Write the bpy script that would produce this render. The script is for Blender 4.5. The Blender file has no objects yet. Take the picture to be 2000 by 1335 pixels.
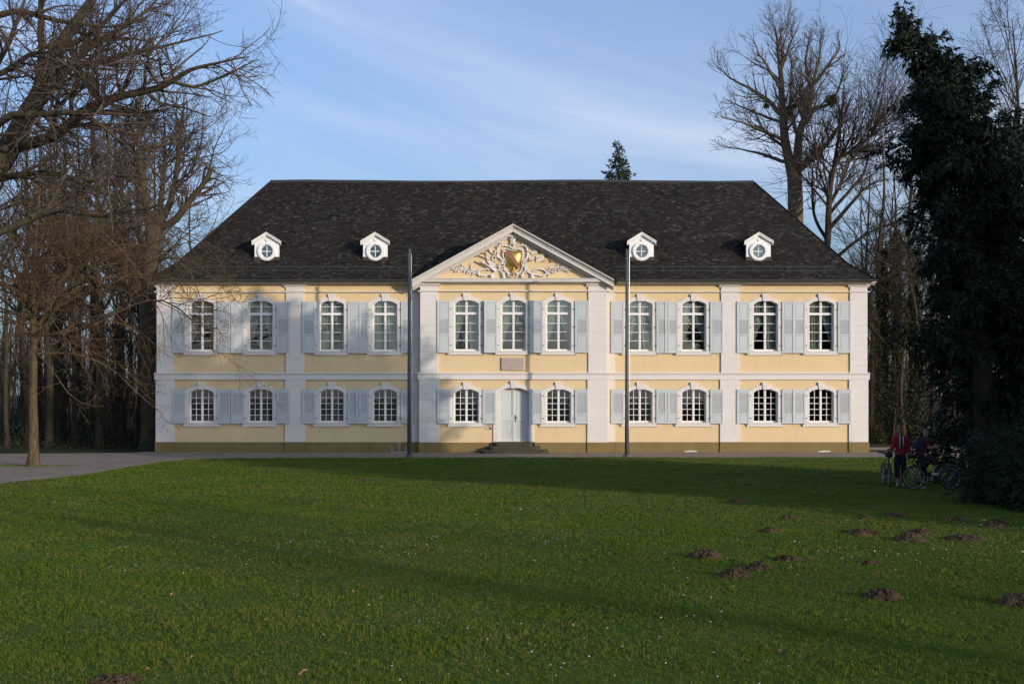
import bpy, bmesh, math, random
import numpy as np
from mathutils import Vector, Matrix

R = math.radians
SC = bpy.context.scene
COL = SC.collection
PI = math.pi

# ------------------------------------------------------------------ camera, sky, sun, exposure
F_PX, CAM_D, CAM_H, HOR = 2333.0, 55.55, 2.8, 765.0     # focal length in photo pixels, distance to the facade, eye height, horizon row
cam = bpy.data.cameras.new('camera')
camo = bpy.data.objects.new('camera', cam)
COL.objects.link(camo)
camo.location = (0, -CAM_D, CAM_H)
camo.rotation_euler = (R(90), 0, 0)
cam.sensor_width = 36.0
cam.lens = 36.0 * F_PX / 2000.0
cam.shift_y = (HOR - 667.5) / 2000.0
cam.clip_start, cam.clip_end = 0.1, 3000
SC.camera = camo

SUN_EL, SUN_AZ = 11.0, 47.0          # degrees; azimuth measured from the facade normal towards the right
world = bpy.data.worlds.new('World')
SC.world = world
world.use_nodes = True
wt = world.node_tree
wt.nodes.clear()
def wn(kind, **kw):
    n = wt.nodes.new(kind)
    for k, v in kw.items():
        setattr(n, k, v)
    return n
def wmath(op, a, b=None, clamp=False):
    n = wn('ShaderNodeMath', operation=op, use_clamp=clamp)
    for i, v in enumerate((a, b)):
        if v is None: continue
        if isinstance(v, (int, float)): n.inputs[i].default_value = v
        else: wt.links.new(v, n.inputs[i])
    return n.outputs[0]
sky = wn('ShaderNodeTexSky', sky_type='NISHITA', sun_disc=False)
sky.sun_elevation, sky.sun_rotation = R(SUN_EL), R(180 - SUN_AZ)
sky.altitude, sky.air_density, sky.dust_density, sky.ozone_density = 100, 1.0, 3.6, 5.0
tc = wn('ShaderNodeTexCoord')
sep = wn('ShaderNodeSeparateXYZ')
wt.links.new(tc.outputs['Generated'], sep.inputs[0])
dx, dy, dz = sep.outputs
az = wmath('ARCTAN2', dx, dy)
el = wmath('ARCSINE', dz)
def streak(c0, c1, c2, w_up, w_dn):
    """a long cirrus band: centre line el = c0 + c1 az + c2 az^2, soft on both sides"""
    cl = wmath('ADD', wmath('ADD', wmath('MULTIPLY', az, c1), c0), wmath('MULTIPLY', wmath('MULTIPLY', az, az), c2))
    d = wmath('SUBTRACT', el, cl)
    up = wmath('SUBTRACT', 1.0, wmath('DIVIDE', d, w_up), True)
    dn = wmath('ADD', 1.0, wmath('DIVIDE', d, w_dn), True)
    m = wmath('MINIMUM', up, dn)
    return wmath('MULTIPLY', m, m)
s1 = streak(0.242, -0.30, 0.55, 0.10, 0.040)
s2 = streak(0.208, -0.12, 0.10, 0.040, 0.055)
s3 = streak(0.155, -0.02, 0.0, 0.06, 0.06)
mp = wn('ShaderNodeCombineXYZ')
wt.links.new(wmath('ADD', wmath('MULTIPLY', az, 2.6), wmath('MULTIPLY', el, 4.0)), mp.inputs[0])
wt.links.new(wmath('ADD', wmath('MULTIPLY', el, 11.0), wmath('MULTIPLY', az, 3.0)), mp.inputs[1])
nz = wn('ShaderNodeTexNoise')
nz.inputs['Scale'].default_value, nz.inputs['Detail'].default_value, nz.inputs['Roughness'].default_value = 1.7, 7.0, 0.55
nz.inputs['Distortion'].default_value = 0.5
wt.links.new(mp.outputs[0], nz.inputs['Vector'])
wisp = wmath('MULTIPLY', wmath('SUBTRACT', nz.outputs['Fac'], 0.20, True), 1.7, True)
front = wmath('MULTIPLY', wmath('ADD', dy, 0.1, True), 1.2, True)
band = wmath('ADD', wmath('MULTIPLY', s1, 0.45), wmath('ADD', wmath('MULTIPLY', s2, 0.28), wmath('MULTIPLY', s3, 0.25)))
cl = wmath('ADD', wmath('MULTIPLY', wmath('MULTIPLY', band, front), wisp), wmath('ADD', wmath('MULTIPLY', wisp, 0.08), 0.16), True)
mix = wn('ShaderNodeMixRGB')
wt.links.new(cl, mix.inputs['Fac'])
wt.links.new(sky.outputs[0], mix.inputs['Color1'])
mix.inputs['Color2'].default_value = (3.5, 3.6, 4.2, 1)
bg = wn('ShaderNodeBackground')
bg.inputs['Strength'].default_value = 0.15
wt.links.new(mix.outputs[0], bg.inputs[0])
wo = wn('ShaderNodeOutputWorld')
wt.links.new(bg.outputs[0], wo.inputs[0])

sl = bpy.data.lights.new('sun', 'SUN')
sl.energy, sl.angle, sl.color = 2.0, R(0.6), (1.0, 0.85, 0.70)
slo = bpy.data.objects.new('sun', sl)
COL.objects.link(slo)
TO_SUN = Vector((math.sin(R(SUN_AZ)) * math.cos(R(SUN_EL)), -math.cos(R(SUN_AZ)) * math.cos(R(SUN_EL)), math.sin(R(SUN_EL))))
slo.rotation_euler = TO_SUN.to_track_quat('Z', 'Y').to_euler()
slo.location = TO_SUN * 200
SC.view_settings.view_transform = 'Standard'
SC.view_settings.look = 'None'
SC.view_settings.exposure = 0.75
SC.view_settings.gamma = 1.0
SC.view_settings.use_curve_mapping = False
SC.render.engine = 'CYCLES'
SC.cycles.use_denoising = True
SC.cycles.max_bounces = 6
SC.cycles.transparent_max_bounces = 16
SC.cycles.caustics_reflective = SC.cycles.caustics_refractive = False

# ------------------------------------------------------------------ helpers
def W(px, py, Y):
    """the world point at depth Y that lies behind photo pixel (px, py): only used to read sizes off the photograph"""
    s = (Y + CAM_D) / F_PX
    return Vector(((px - 1000) * s, Y, CAM_H + (HOR - py) * s))

def link(o, parent=None):
    COL.objects.link(o)
    if parent is not None: o.parent = parent
    return o
def tag(o, label=None, cat=None, group=None, kind=None):
    if label: o['label'] = label
    if cat: o['category'] = cat
    if group: o['group'] = group
    if kind: o['kind'] = kind
    return o
def empty(name, loc=(0, 0, 0), rz=0.0):
    o = bpy.data.objects.new(name, None)
    o.location = loc
    o.rotation_euler = (0, 0, rz)
    o.empty_display_size = 0.2
    return link(o)
def put(name, mesh, parent=None, loc=(0, 0, 0), rot=None):
    o = bpy.data.objects.new(name, mesh)
    o.location = loc
    if rot is not None: o.rotation_euler = rot
    return link(o, parent)
KIDS = {}
def copy_tree(o, parent=None):
    c = o.copy()
    COL.objects.link(c)
    c.parent = parent
    for ch in o.children:
        copy_tree(ch, c)
    return c

class MB:
    """collects simple solids; build() links them as one mesh object"""
    def __init__(s): s.v, s.f, s.m = [], [], []
    def add(s, verts, faces, mi=0):
        n = len(s.v)
        s.v += [tuple(p) for p in verts]
        s.f += [tuple(i + n for i in f) for f in faces]
        s.m += [mi] * len(faces)
        return s
    def box(s, x0, x1, y0, y1, z0, z1, mi=0):
        return s.add([(x0,y0,z0),(x1,y0,z0),(x1,y1,z0),(x0,y1,z0),(x0,y0,z1),(x1,y0,z1),(x1,y1,z1),(x0,y1,z1)],
                     [(0,3,2,1),(4,5,6,7),(0,1,5,4),(1,2,6,5),(2,3,7,6),(3,0,4,7)], mi)
    def bbox(s, x0, x1, y0, y1, z0, z1, b=0.006, mi=0):
        """box whose front (-y) edges are chamfered"""
        return s.add([(x0+b,y0,z0+b),(x1-b,y0,z0+b),(x1-b,y0,z1-b),(x0+b,y0,z1-b),
                      (x0,y0+b,z0),(x1,y0+b,z0),(x1,y0+b,z1),(x0,y0+b,z1),
                      (x0,y1,z0),(x1,y1,z0),(x1,y1,z1),(x0,y1,z1)],
                     [(0,1,2,3),(0,4,5,1),(1,5,6,2),(2,6,7,3),(3,7,4,0),(4,8,9,5),(5,9,10,6),(6,10,11,7),(7,11,8,4),(8,11,10,9)], mi)
    def prism(s, poly, y0, y1, mi=0):
        """poly in (x,z), counter-clockwise seen from -y, extruded y0..y1"""
        n = len(poly)
        v = [(x, y0, z) for x, z in poly] + [(x, y1, z) for x, z in poly]
        f = [tuple(range(n)), tuple(range(2*n-1, n-1, -1))]
        f += [(i, i+n, (i+1) % n + n, (i+1) % n) for i in range(n)]
        return s.add(v, f, mi)
    def ring(s, outer, inner, y0, y1, closed=False, mi=0):
        """solid band between two equally long outlines in (x,z)"""
        n = len(outer)
        v = [(x, y0, z) for x, z in outer] + [(x, y0, z) for x, z in inner] + [(x, y1, z) for x, z in outer] + [(x, y1, z) for x, z in inner]
        f = []
        for i in range(n if closed else n - 1):
            j = (i + 1) % n
            f += [(i, j, n+j, n+i), (2*n+i, 3*n+i, 3*n+j, 2*n+j), (i, 2*n+i, 2*n+j, j), (n+i, n+j, 3*n+j, 3*n+i)]
        if not closed:
            f += [(0, n, 3*n, 2*n), (n-1, 3*n-1, 4*n-1, 2*n-1)]
        return s.add(v, f, mi)
    def tube(s, pts, rad, n=8, cap=True, mi=0, flat=1.0):
        pts = [Vector(p) for p in pts]
        if not hasattr(rad, '__len__'): rad = [rad] * len(pts)
        v, f = [], []
        ref = None
        for i, p in enumerate(pts):
            t = (pts[min(i+1, len(pts)-1)] - pts[max(i-1, 0)]).normalized()
            if ref is None:
                ref = Vector((0, 0, 1)) if abs(t.z) < 0.9 else Vector((0, 1, 0))
            u = t.cross(ref).normalized()
            w = t.cross(u).normalized()
            ref = -w if False else ref
            for k in range(n):
                a = 2*PI*k/n
                v.append(p + (u*math.cos(a) + w*math.sin(a)*flat) * rad[i])
        for i in range(len(pts)-1):
            for k in range(n):
                f.append((i*n+k, i*n+(k+1) % n, (i+1)*n+(k+1) % n, (i+1)*n+k))
        if cap:
            f.append(tuple(range(n-1, -1, -1)))
            f.append(tuple((len(pts)-1)*n+k for k in range(n)))
        return s.add(v, f, mi)
    def ball(s, c, r, n=10, m=7, mi=0):
        """ellipsoid; r may be a triple"""
        c = Vector(c)
        if not hasattr(r, '__len__'): r = (r, r, r)
        v = [c + Vector((0, 0, -r[2]))]
        for j in range(1, m):
            a = -PI/2 + PI*j/m
            for k in range(n):
                b = 2*PI*k/n
                v.append(c + Vector((r[0]*math.cos(a)*math.cos(b), r[1]*math.cos(a)*math.sin(b), r[2]*math.sin(a))))
        v.append(c + Vector((0, 0, r[2])))
        f = [(0, 1+(k+1) % n, 1+k) for k in range(n)]
        for j in range(m-2):
            for k in range(n):
                f.append((1+j*n+k, 1+j*n+(k+1) % n, 1+(j+1)*n+(k+1) % n, 1+(j+1)*n+k))
        f += [(len(v)-1, 1+(m-2)*n+k, 1+(m-2)*n+(k+1) % n) for k in range(n)]
        return s.add(v, f, mi)
    def extrude_x(s, prof, x0, x1, mi=0):
        """prof in (y,z) swept along x"""
        n = len(prof)
        v = [(x0, y, z) for y, z in prof] + [(x1, y, z) for y, z in prof]
        f = [tuple(range(n)), tuple(range(2*n-1, n-1, -1))] + [(i, i+n, (i+1) % n+n, (i+1) % n) for i in range(n)]
        return s.add(v, f, mi)
    def mesh(s, name, mats, smooth=False, fix=True):
        me = bpy.data.meshes.new(name)
        me.from_pydata([tuple(p) for p in s.v], [], s.f)
        if not isinstance(mats, (list, tuple)): mats = [mats]
        for m in mats: me.materials.append(m)
        if len(mats) > 1: me.polygons.foreach_set('material_index', s.m)
        if fix:
            bm = bmesh.new(); bm.from_mesh(me)
            bmesh.ops.recalc_face_normals(bm, faces=bm.faces)
            bm.to_mesh(me); bm.free()
        if smooth: me.polygons.foreach_set('use_smooth', [True] * len(me.polygons))
        me.update()
        return me
    def build(s, name, mats, parent=None, loc=(0, 0, 0), smooth=False, fix=True):
        return put(name, s.mesh(name, mats, smooth, fix), parent, loc)

def np_mesh(name, V, faces, mat, smooth=False):
    """faces: list of (M,k) index arrays"""
    me = bpy.data.meshes.new(name)
    V = np.asarray(V, dtype=np.float32)
    me.vertices.add(len(V))
    me.vertices.foreach_set('co', V.ravel())
    loops = np.concatenate([np.asarray(f, dtype=np.int32).ravel() for f in faces])
    tot = np.concatenate([np.full(len(f), f.shape[1], dtype=np.int32) for f in faces])
    st = np.concatenate([[0], np.cumsum(tot)[:-1]]).astype(np.int32)
    me.loops.add(len(loops)); me.loops.foreach_set('vertex_index', loops)
    me.polygons.add(len(tot)); me.polygons.foreach_set('loop_start', st)
    me.polygons.foreach_set('loop_total', tot)
    if smooth: me.polygons.foreach_set('use_smooth', np.ones(len(tot), dtype=bool))
    me.materials.append(mat)
    me.update(calc_edges=True)
    return me

# ------------------------------------------------------------------ materials
MATS = {}
class NT:
    def __init__(s, name):
        s.m = bpy.data.materials.new(name); s.m.use_nodes = True
        s.t = s.m.node_tree; s.t.nodes.clear()
        s.out = s.t.nodes.new('ShaderNodeOutputMaterial')
        s.b = s.t.nodes.new('ShaderNodeBsdfPrincipled')
        s.t.links.new(s.b.outputs[0], s.out.inputs[0])
        s.tc = s.t.nodes.new('ShaderNodeTexCoord')
    def n(s, k, **kw):
        n = s.t.nodes.new(k)
        for a, v in kw.items(): setattr(n, a, v)
        return n
    def l(s, a, b): s.t.links.new(a, b)
    def set(s, inp, v):
        if hasattr(v, 'is_linked') or hasattr(v, 'links'): s.l(v, inp)
        else: inp.default_value = v
    def noise(s, scale, detail=4, rough=0.55, coord=None, stretch=None, dist=0.0):
        n = s.n('ShaderNodeTexNoise')
        n.inputs['Scale'].default_value = scale; n.inputs['Detail'].default_value = detail
        n.inputs['Roughness'].default_value = rough; n.inputs['Distortion'].default_value = dist
        c = coord or s.tc.outputs['Object']
        if stretch:
            mp = s.n('ShaderNodeMapping'); mp.inputs['Scale'].default_value = stretch
            s.l(c, mp.inputs[0]); c = mp.outputs[0]
        s.l(c, n.inputs['Vector'])
        return n.outputs['Fac']
    def ramp(s, fac, stops):
        r = s.n('ShaderNodeValToRGB')
        e = r.color_ramp.elements
        while len(e) < len(stops): e.new(0.5)
        for i, (p, c) in enumerate(stops):
            e[i].position = p
            e[i].color = (*c, 1) if len(c) == 3 else c
        s.l(fac, r.inputs[0])
        return r.outputs[0]
    def mix(s, fac, a, b, mode='MIX'):
        m = s.n('ShaderNodeMixRGB', blend_type=mode)
        s.set(m.inputs[0], fac)
        for i, c in ((1, a), (2, b)):
            if isinstance(c, tuple): m.inputs[i].default_value = (*c, 1) if len(c) == 3 else c
            else: s.l(c, m.inputs[i])
        return m.outputs[0]
    def math(s, op, a, b=0.0, clamp=False):
        m = s.n('ShaderNodeMath', operation=op, use_clamp=clamp)
        s.set(m.inputs[0], a); s.set(m.inputs[1], b)
        return m.outputs[0]
    def bump(s, h, strength=0.3, dist=0.01):
        b = s.n('ShaderNodeBump'); b.inputs['Strength'].default_value = strength; b.inputs['Distance'].default_value = dist
        s.l(h, b.inputs['Height']); s.l(b.outputs[0], s.b.inputs['Normal'])
    def island(s):
        g = s.n('ShaderNodeNewGeometry'); return g.outputs['Random Per Island']
    def objrand(s):
        return s.n('ShaderNodeObjectInfo').outputs['Random']
    def pos(s):
        return s.n('ShaderNodeNewGeometry').outputs['Position']
    def fin(s, color=None, rough=0.8, spec=0.3, metal=0.0):
        if color is not None:
            if isinstance(color, tuple): s.b.inputs['Base Color'].default_value = (*color, 1)
            else: s.l(color, s.b.inputs['Base Color'])
        s.b.inputs['Roughness'].default_value = rough
        s.b.inputs['Specular IOR Level'].default_value = spec
        s.b.inputs['Metallic'].default_value = metal
        MATS[s.m.name] = s.m
        return s.m

def M_paint(name, col, var=0.12, rough=0.75, scale=1.3, bump=0.25, dirt=None):
    t = NT(name)
    p = t.pos()
    a = t.noise(scale, 5, 0.6, p)
    b = t.noise(scale * 14, 4, 0.6, p, (1, 1, 0.35))
    c = t.ramp(t.math('ADD', t.math('MULTIPLY', a, 0.6), t.math('MULTIPLY', b, 0.4)),
               [(0.3, tuple(x * (1 - var) for x in col)), (0.7, tuple(min(1, x * (1 + var * 0.6)) for x in col))])
    if dirt:
        d = t.ramp(t.noise(0.9, 6, 0.7, p, (1.6, 1.6, 0.5)), [(0.56, (0, 0, 0)), (0.78, (1, 1, 1))])
        c = t.mix(t.math('MULTIPLY', d, dirt[1]), c, dirt[0])
        e = t.ramp(t.noise(1.0, 5, 0.6, p, (7.0, 7.0, 0.32)), [(0.55, (0, 0, 0)), (0.80, (1, 1, 1))])
        c = t.mix(t.math('MULTIPLY', e, dirt[1] * 0.9), c, dirt[0])
        h = t.ramp(t.noise(7.0, 6, 0.7, p), [(0.60, (0, 0, 0)), (0.75, (1, 1, 1))])
        c = t.mix(t.math('MULTIPLY', h, dirt[1] * 0.5), c, dirt[0])
    if bump: t.bump(t.noise(60, 4, 0.6, p), bump, 0.004)
    return t.fin(c, rough)
YELLOW = M_paint('yellow_plaster', (0.675, 0.518, 0.305), 0.08, 0.9, 0.8, 0.3, ((0.50, 0.37, 0.19), 0.35))
WHITE = M_paint('white_plaster', (0.665, 0.630, 0.600), 0.07, 0.85, 0.9, 0.25, ((0.50, 0.48, 0.45), 0.3))
STONE = M_paint('weathered_white_stone', (0.60, 0.575, 0.53), 0.12, 0.85, 2.2, 0.3, ((0.38, 0.36, 0.30), 0.4))
PLINTH = M_paint('ochre_plinth_paint', (0.205, 0.150, 0.060), 0.18, 0.9, 1.6, 0.3, ((0.10, 0.085, 0.045), 0.6))
STEPST = M_paint('dark_step_stone', (0.065, 0.055, 0.038), 0.3, 0.85, 3.0, 0.4)
SHUT = M_paint('pale_blue_grey_paint', (0.49, 0.525, 0.535), 0.06, 0.55, 1.5, 0.0)
SASH = M_paint('white_window_paint', (0.76, 0.76, 0.75), 0.03, 0.45, 2.0, 0.0)
DOORP = M_paint('pale_grey_door_paint', (0.56, 0.59, 0.585), 0.04, 0.5, 1.5, 0.0)
PLAQ = M_paint('sandstone_plaque', (0.42, 0.35, 0.31), 0.12, 0.9, 3.0, 0.3)
LEAD = M_paint('lead_grey', (0.045, 0.047, 0.05), 0.2, 0.6, 3.0, 0.0)
GUTT = M_paint('dark_green_gutter', (0.045, 0.055, 0.045), 0.2, 0.5, 3.0, 0.0)
COPPER = M_paint('brown_flashing', (0.06, 0.036, 0.024), 0.25, 0.6, 3.0, 0.0)
IRON = M_paint('dark_iron', (0.03, 0.03, 0.03), 0.2, 0.5, 3.0, 0.0)
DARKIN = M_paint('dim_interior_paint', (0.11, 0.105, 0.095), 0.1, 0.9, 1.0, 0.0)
POLE = M_paint('galvanised_pole', (0.095, 0.10, 0.105), 0.2, 0.5, 2.0, 0.0)
RED_ST = M_paint('red_painted_stone', (0.30, 0.125, 0.09), 0.2, 0.8, 4.0, 0.2)
SIGNW = M_paint('cream_sign_face', (0.50, 0.44, 0.33), 0.15, 0.6, 4.0, 0.0)
t = NT('gilding'); GOLD = t.fin((0.72, 0.48, 0.13), 0.42, 0.5, 1.0)
def M_plain(name, col, rough=0.6, metal=0.0, spec=0.4):
    t = NT(name); return t.fin(col, rough, spec, metal)
BLACK = M_plain('black_rubber', (0.012, 0.012, 0.012), 0.6)
STEEL = M_plain('bright_steel', (0.45, 0.46, 0.47), 0.35, 0.9)
def M_glass():
    t = NT('window_glass')
    t.t.nodes.remove(t.b)
    tr = t.n('ShaderNodeBsdfTransparent'); tr.inputs[0].default_value = (0.90, 0.93, 0.92, 1)
    gl = t.n('ShaderNodeBsdfGlossy'); gl.inputs['Roughness'].default_value = 0.015
    gl.inputs['Color'].default_value = (0.95, 0.98, 1.0, 1)
    bp = t.n('ShaderNodeBump'); bp.inputs['Strength'].default_value = 0.10; bp.inputs['Distance'].default_value = 0.02
    t.l(t.noise(2.2, 2, 0.5, t.pos()), bp.inputs['Height']); t.l(bp.outputs[0], gl.inputs['Normal'])
    fr = t.n('ShaderNodeLayerWeight'); fr.inputs['Blend'].default_value = 0.5
    k = t.math('ADD', t.math('MULTIPLY', t.math('POWER', fr.outputs['Facing'], 4.0), 0.7), 0.12, True)
    mx = t.n('ShaderNodeMixShader'); t.l(k, mx.inputs[0]); t.l(tr.outputs[0], mx.inputs[1]); t.l(gl.outputs[0], mx.inputs[2])
    t.l(mx.outputs[0], t.out.inputs[0])
    MATS[t.m.name] = t.m
    return t.m
GLASS = M_glass()
def M_curtain():
    t = NT('pale_curtain')
    p = t.pos()
    c = t.ramp(t.noise(9, 3, 0.6, p, (3, 1, 0.15)), [(0.35, (0.22, 0.24, 0.20)), (0.65, (0.42, 0.43, 0.37))])
    return t.fin(c, 0.9)
CURT = M_curtain()
def M_slate():
    t = NT('mossy_slate')
    i = t.island()
    p = t.pos()
    w = t.n('ShaderNodeTexWhiteNoise', noise_dimensions='1D'); t.l(i, w.inputs['W'])
    big = t.noise(0.35, 4, 0.6, p)
    c = t.ramp(i, [(0.0, (0.0085, 0.0078, 0.0074)), (0.45, (0.0138, 0.0124, 0.0114)), (0.8, (0.020, 0.0175, 0.0152)), (1.0, (0.024, 0.026, 0.031))])
    c = t.mix(t.ramp(big, [(0.40, (0, 0, 0)), (0.66, (1, 1, 1))]), c, t.mix(0.4, c, (0.020, 0.014, 0.010)))
    sp = t.noise(9.0, 3, 0.7, p, (1, 1, 2.2))
    lich = t.ramp(t.math('ADD', t.math('MULTIPLY', sp, 0.62), t.math('MULTIPLY', w.outputs[0], 0.30)), [(0.57, (0, 0, 0)), (0.64, (1, 1, 1))])
    lf = t.math('MULTIPLY', lich, t.ramp(t.noise(0.8, 4, 0.6, p), [(0.30, (0.12, 0.12, 0.12)), (0.62, (0.60, 0.60, 0.60))]))
    c = t.mix(lf, c, t.mix(i, (0.17, 0.155, 0.135), (0.10, 0.105, 0.10)))
    t.bump(t.noise(30, 4, 0.7, p), 0.5, 0.01)
    return t.fin(c, 0.75, 0.15)
SLATE = M_slate()
def M_bark(name, c0, c1, lichen=None, lf=0.5, scale=6.0):
    t = NT(name)
    p = t.pos()
    a = t.noise(scale, 6, 0.65, p, (1, 1, 0.25))
    c = t.ramp(a, [(0.3, c0), (0.7, c1)])
    if lichen:
        m = t.ramp(t.noise(1.3, 5, 0.7, p), [(0.45, (0, 0, 0)), (0.65, (lf, lf, lf))])
        c = t.mix(m, c, lichen)
    t.bump(t.noise(scale * 3, 5, 0.7, p, (1, 1, 0.2)), 0.8, 0.03)
    return t.fin(c, 0.95, 0.1)
BARK_OLD = M_bark('mossy_grey_bark', (0.040, 0.030, 0.022), (0.10, 0.078, 0.058), (0.075, 0.070, 0.022), 0.6)
BARK_YOUNG = M_bark('brown_fissured_bark', (0.036, 0.025, 0.017), (0.15, 0.108, 0.074), (0.12, 0.115, 0.040), 0.5, 11.0)
BARK_WOOD = M_bark('woodland_bark', (0.030, 0.024, 0.018), (0.075, 0.058, 0.042), (0.045, 0.05, 0.018), 0.5)
BARK_TALL = M_bark('warm_grey_bark', (0.10, 0.076, 0.056), (0.20, 0.155, 0.115), (0.08, 0.075, 0.035), 0.3)
BARK_CON = M_bark('dark_conifer_bark', (0.030, 0.020, 0.014), (0.06, 0.042, 0.03))
TWIG_OLD = M_bark('purplish_twig', (0.066, 0.048, 0.040), (0.118, 0.086, 0.070), (0.075, 0.068, 0.024), 0.35)
TWIG_YOUNG = M_bark('reddish_brown_twig', (0.070, 0.042, 0.032), (0.125, 0.078, 0.056), (0.16, 0.13, 0.035), 0.5)
TWIG_WOOD = M_bark('woodland_twig', (0.052, 0.040, 0.031), (0.094, 0.072, 0.054))
TWIG_TALL = M_bark('tan_twig', (0.10, 0.074, 0.056), (0.17, 0.13, 0.098))
def M_leaf(name, c0, c1, c2=None):
    t = NT(name)
    i = t.island()
    c = t.ramp(i, [(0.0, c0), (0.7, c1), (1.0, c2 or c1)])
    big = t.noise(0.7, 4, 0.6, t.pos())
    c = t.mix(t.ramp(big, [(0.35, (0.55, 0.55, 0.55)), (0.7, (0, 0, 0))]), c, t.mix(0.6, c, c0))
    return t.fin(c, 0.7, 0.25)
CONLEAF = M_leaf('dark_cypress_foliage', (0.006, 0.013, 0.008), (0.018, 0.036, 0.017), (0.030, 0.050, 0.022))
BUSHLEAF = M_leaf('dark_shrub_foliage', (0.006, 0.015, 0.008), (0.018, 0.042, 0.017), (0.030, 0.062, 0.024))
IVYLEAF = M_leaf('ivy_leaves', (0.010, 0.020, 0.008), (0.030, 0.046, 0.016), (0.065, 0.070, 0.024))
UNDER = M_leaf('undergrowth_leaves', (0.010, 0.014, 0.005), (0.026, 0.036, 0.010), (0.055, 0.050, 0.020))
FARCON = M_leaf('far_conifer_foliage', (0.020, 0.035, 0.018), (0.045, 0.070, 0.035), (0.07, 0.09, 0.045))
MISTLE = M_leaf('mistletoe_leaves', (0.05, 0.055, 0.018), (0.10, 0.10, 0.03))
def M_grass():
    t = NT('grass_blades')
    i = t.island(); p = t.pos()
    big = t.noise(0.16, 5, 0.6, p)
    mid = t.noise(0.7, 4, 0.6, p)
    g = t.ramp(i, [(0.0, (0.040, 0.078, 0.004)), (0.6, (0.062, 0.112, 0.006)), (1.0, (0.088, 0.138, 0.012))])
    dry = t.ramp(i, [(0.0, (0.090, 0.100, 0.014)), (1.0, (0.18, 0.15, 0.040))])
    m = t.math('ADD', t.math('MULTIPLY', big, 0.65), t.math('MULTIPLY', mid, 0.5))
    patch = t.ramp(m, [(0.47, (0.03, 0.03, 0.03)), (0.68, (0.50, 0.50, 0.50))])
    w = t.n('ShaderNodeTexWhiteNoise', noise_dimensions='1D'); t.l(i, w.inputs['W'])
    sel = t.math('LESS_THAN', w.outputs[0], patch)
    # short turf: blades share much of the sward's upward normal, as a dense springy lawn does
    gn = t.n('ShaderNodeNewGeometry')
    vs = t.n('ShaderNodeVectorMath', operation='SCALE'); vs.inputs['Scale'].default_value = 0.5; t.l(gn.outputs['Normal'], vs.inputs[0])
    va = t.n('ShaderNodeVectorMath', operation='ADD'); va.inputs[1].default_value = (0.10, -0.10, 0.5); t.l(vs.outputs[0], va.inputs[0])
    vn = t.n('ShaderNodeVectorMath', operation='NORMALIZE'); t.l(va.outputs[0], vn.inputs[0])
    t.l(vn.outputs[0], t.b.inputs['Normal'])
    return t.fin(t.mix(sel, g, dry), 0.7, 0.08)
GRASS = M_grass()
def M_ground(name, stops, s1, s2, bump=0.5, fine=40):
    t = NT(name)
    p = t.pos()
    m = t.math('ADD', t.math('MULTIPLY', t.noise(s1, 5, 0.6, p), 0.5), t.math('MULTIPLY', t.noise(s2, 5, 0.65, p), 0.5))
    t.bump(t.noise(fine, 4, 0.7, p), bump, 0.02)
    return t.fin(t.ramp(m, stops), 0.95, 0.1)
LAWN = M_ground('lawn_soil_and_thatch', [(0.35, (0.032, 0.062, 0.005)), (0.5, (0.050, 0.088, 0.008)), (0.66, (0.080, 0.098, 0.018))], 0.3, 6.0)
FLOOR = M_ground('woodland_floor', [(0.35, (0.018, 0.020, 0.008)), (0.55, (0.035, 0.040, 0.014)), (0.7, (0.06, 0.05, 0.028))], 0.3, 4.0)
def M_gravel():
    t = NT('gravel')
    p = t.pos()
    v = t.n('ShaderNodeTexVoronoi'); v.inputs['Scale'].default_value = 28; t.l(p, v.inputs['Vector'])
    st = t.ramp(v.outputs['Color'], [(0.2, (0.17, 0.130, 0.102)), (0.8, (0.42, 0.335, 0.265))])
    c = t.mix(t.ramp(t.noise(0.35, 5, 0.65, p, (1, 1.6, 1)), [(0.40, (0, 0, 0)), (0.68, (0.6, 0.6, 0.6))]), st, (0.22, 0.175, 0.138))
    dk = t.ramp(t.noise(1.1, 6, 0.7, p, (1, 2.2, 1)), [(0.52, (0, 0, 0)), (0.70, (0.75, 0.75, 0.75))])
    c = t.mix(dk, c, (0.12, 0.098, 0.068))
    t.bump(v.outputs['Distance'], 0.6, 0.02)
    return t.fin(c, 0.95, 0.05)
GRAVEL = M_gravel()
SOIL = M_ground('mole_soil', [(0.3, (0.040, 0.028, 0.016)), (0.5, (0.076, 0.054, 0.032)), (0.7, (0.125, 0.090, 0.055))], 3.0, 14.0, 0.9, 60)

# ------------------------------------------------------------------ setting: ground, path, lawn
def sheet(name, poly, z, mat, label, cat):
    me = bpy.data.meshes.new(name)
    me.from_pydata([(x, y, z) for x, y in poly], [], [tuple(range(len(poly)))])
    me.materials.append(mat)
    return tag(put(name, me), label, cat, None, 'structure')
sheet('ground', [(-600, -300), (600, -300), (600, 900), (-600, 900)], 0.0, FLOOR, 'dark leaf covered ground running under the trees behind the house', 'ground')
sheet('gravel_path', [(-70, -90), (-13.2, -90), (-13.2, -20), (-12.4, -6), (60, -6.0), (60, -1.2), (24, -0.6), (17.4, 0.35), (-17.2, 0.35), (-17.4, -0.6), (-26, -1.8), (-70, -2.4)], 0.006, GRAVEL,
      'grey gravel path in front of the house and down its left side', 'path')
sheet('path', [(17.3, 2.0), (24, 2.6), (60, 4.0), (60, 7.5), (24, 5.6), (17.3, 4.6)], 0.010, GRAVEL, 'pale second path leading away behind the right corner of the house', 'path')

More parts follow.
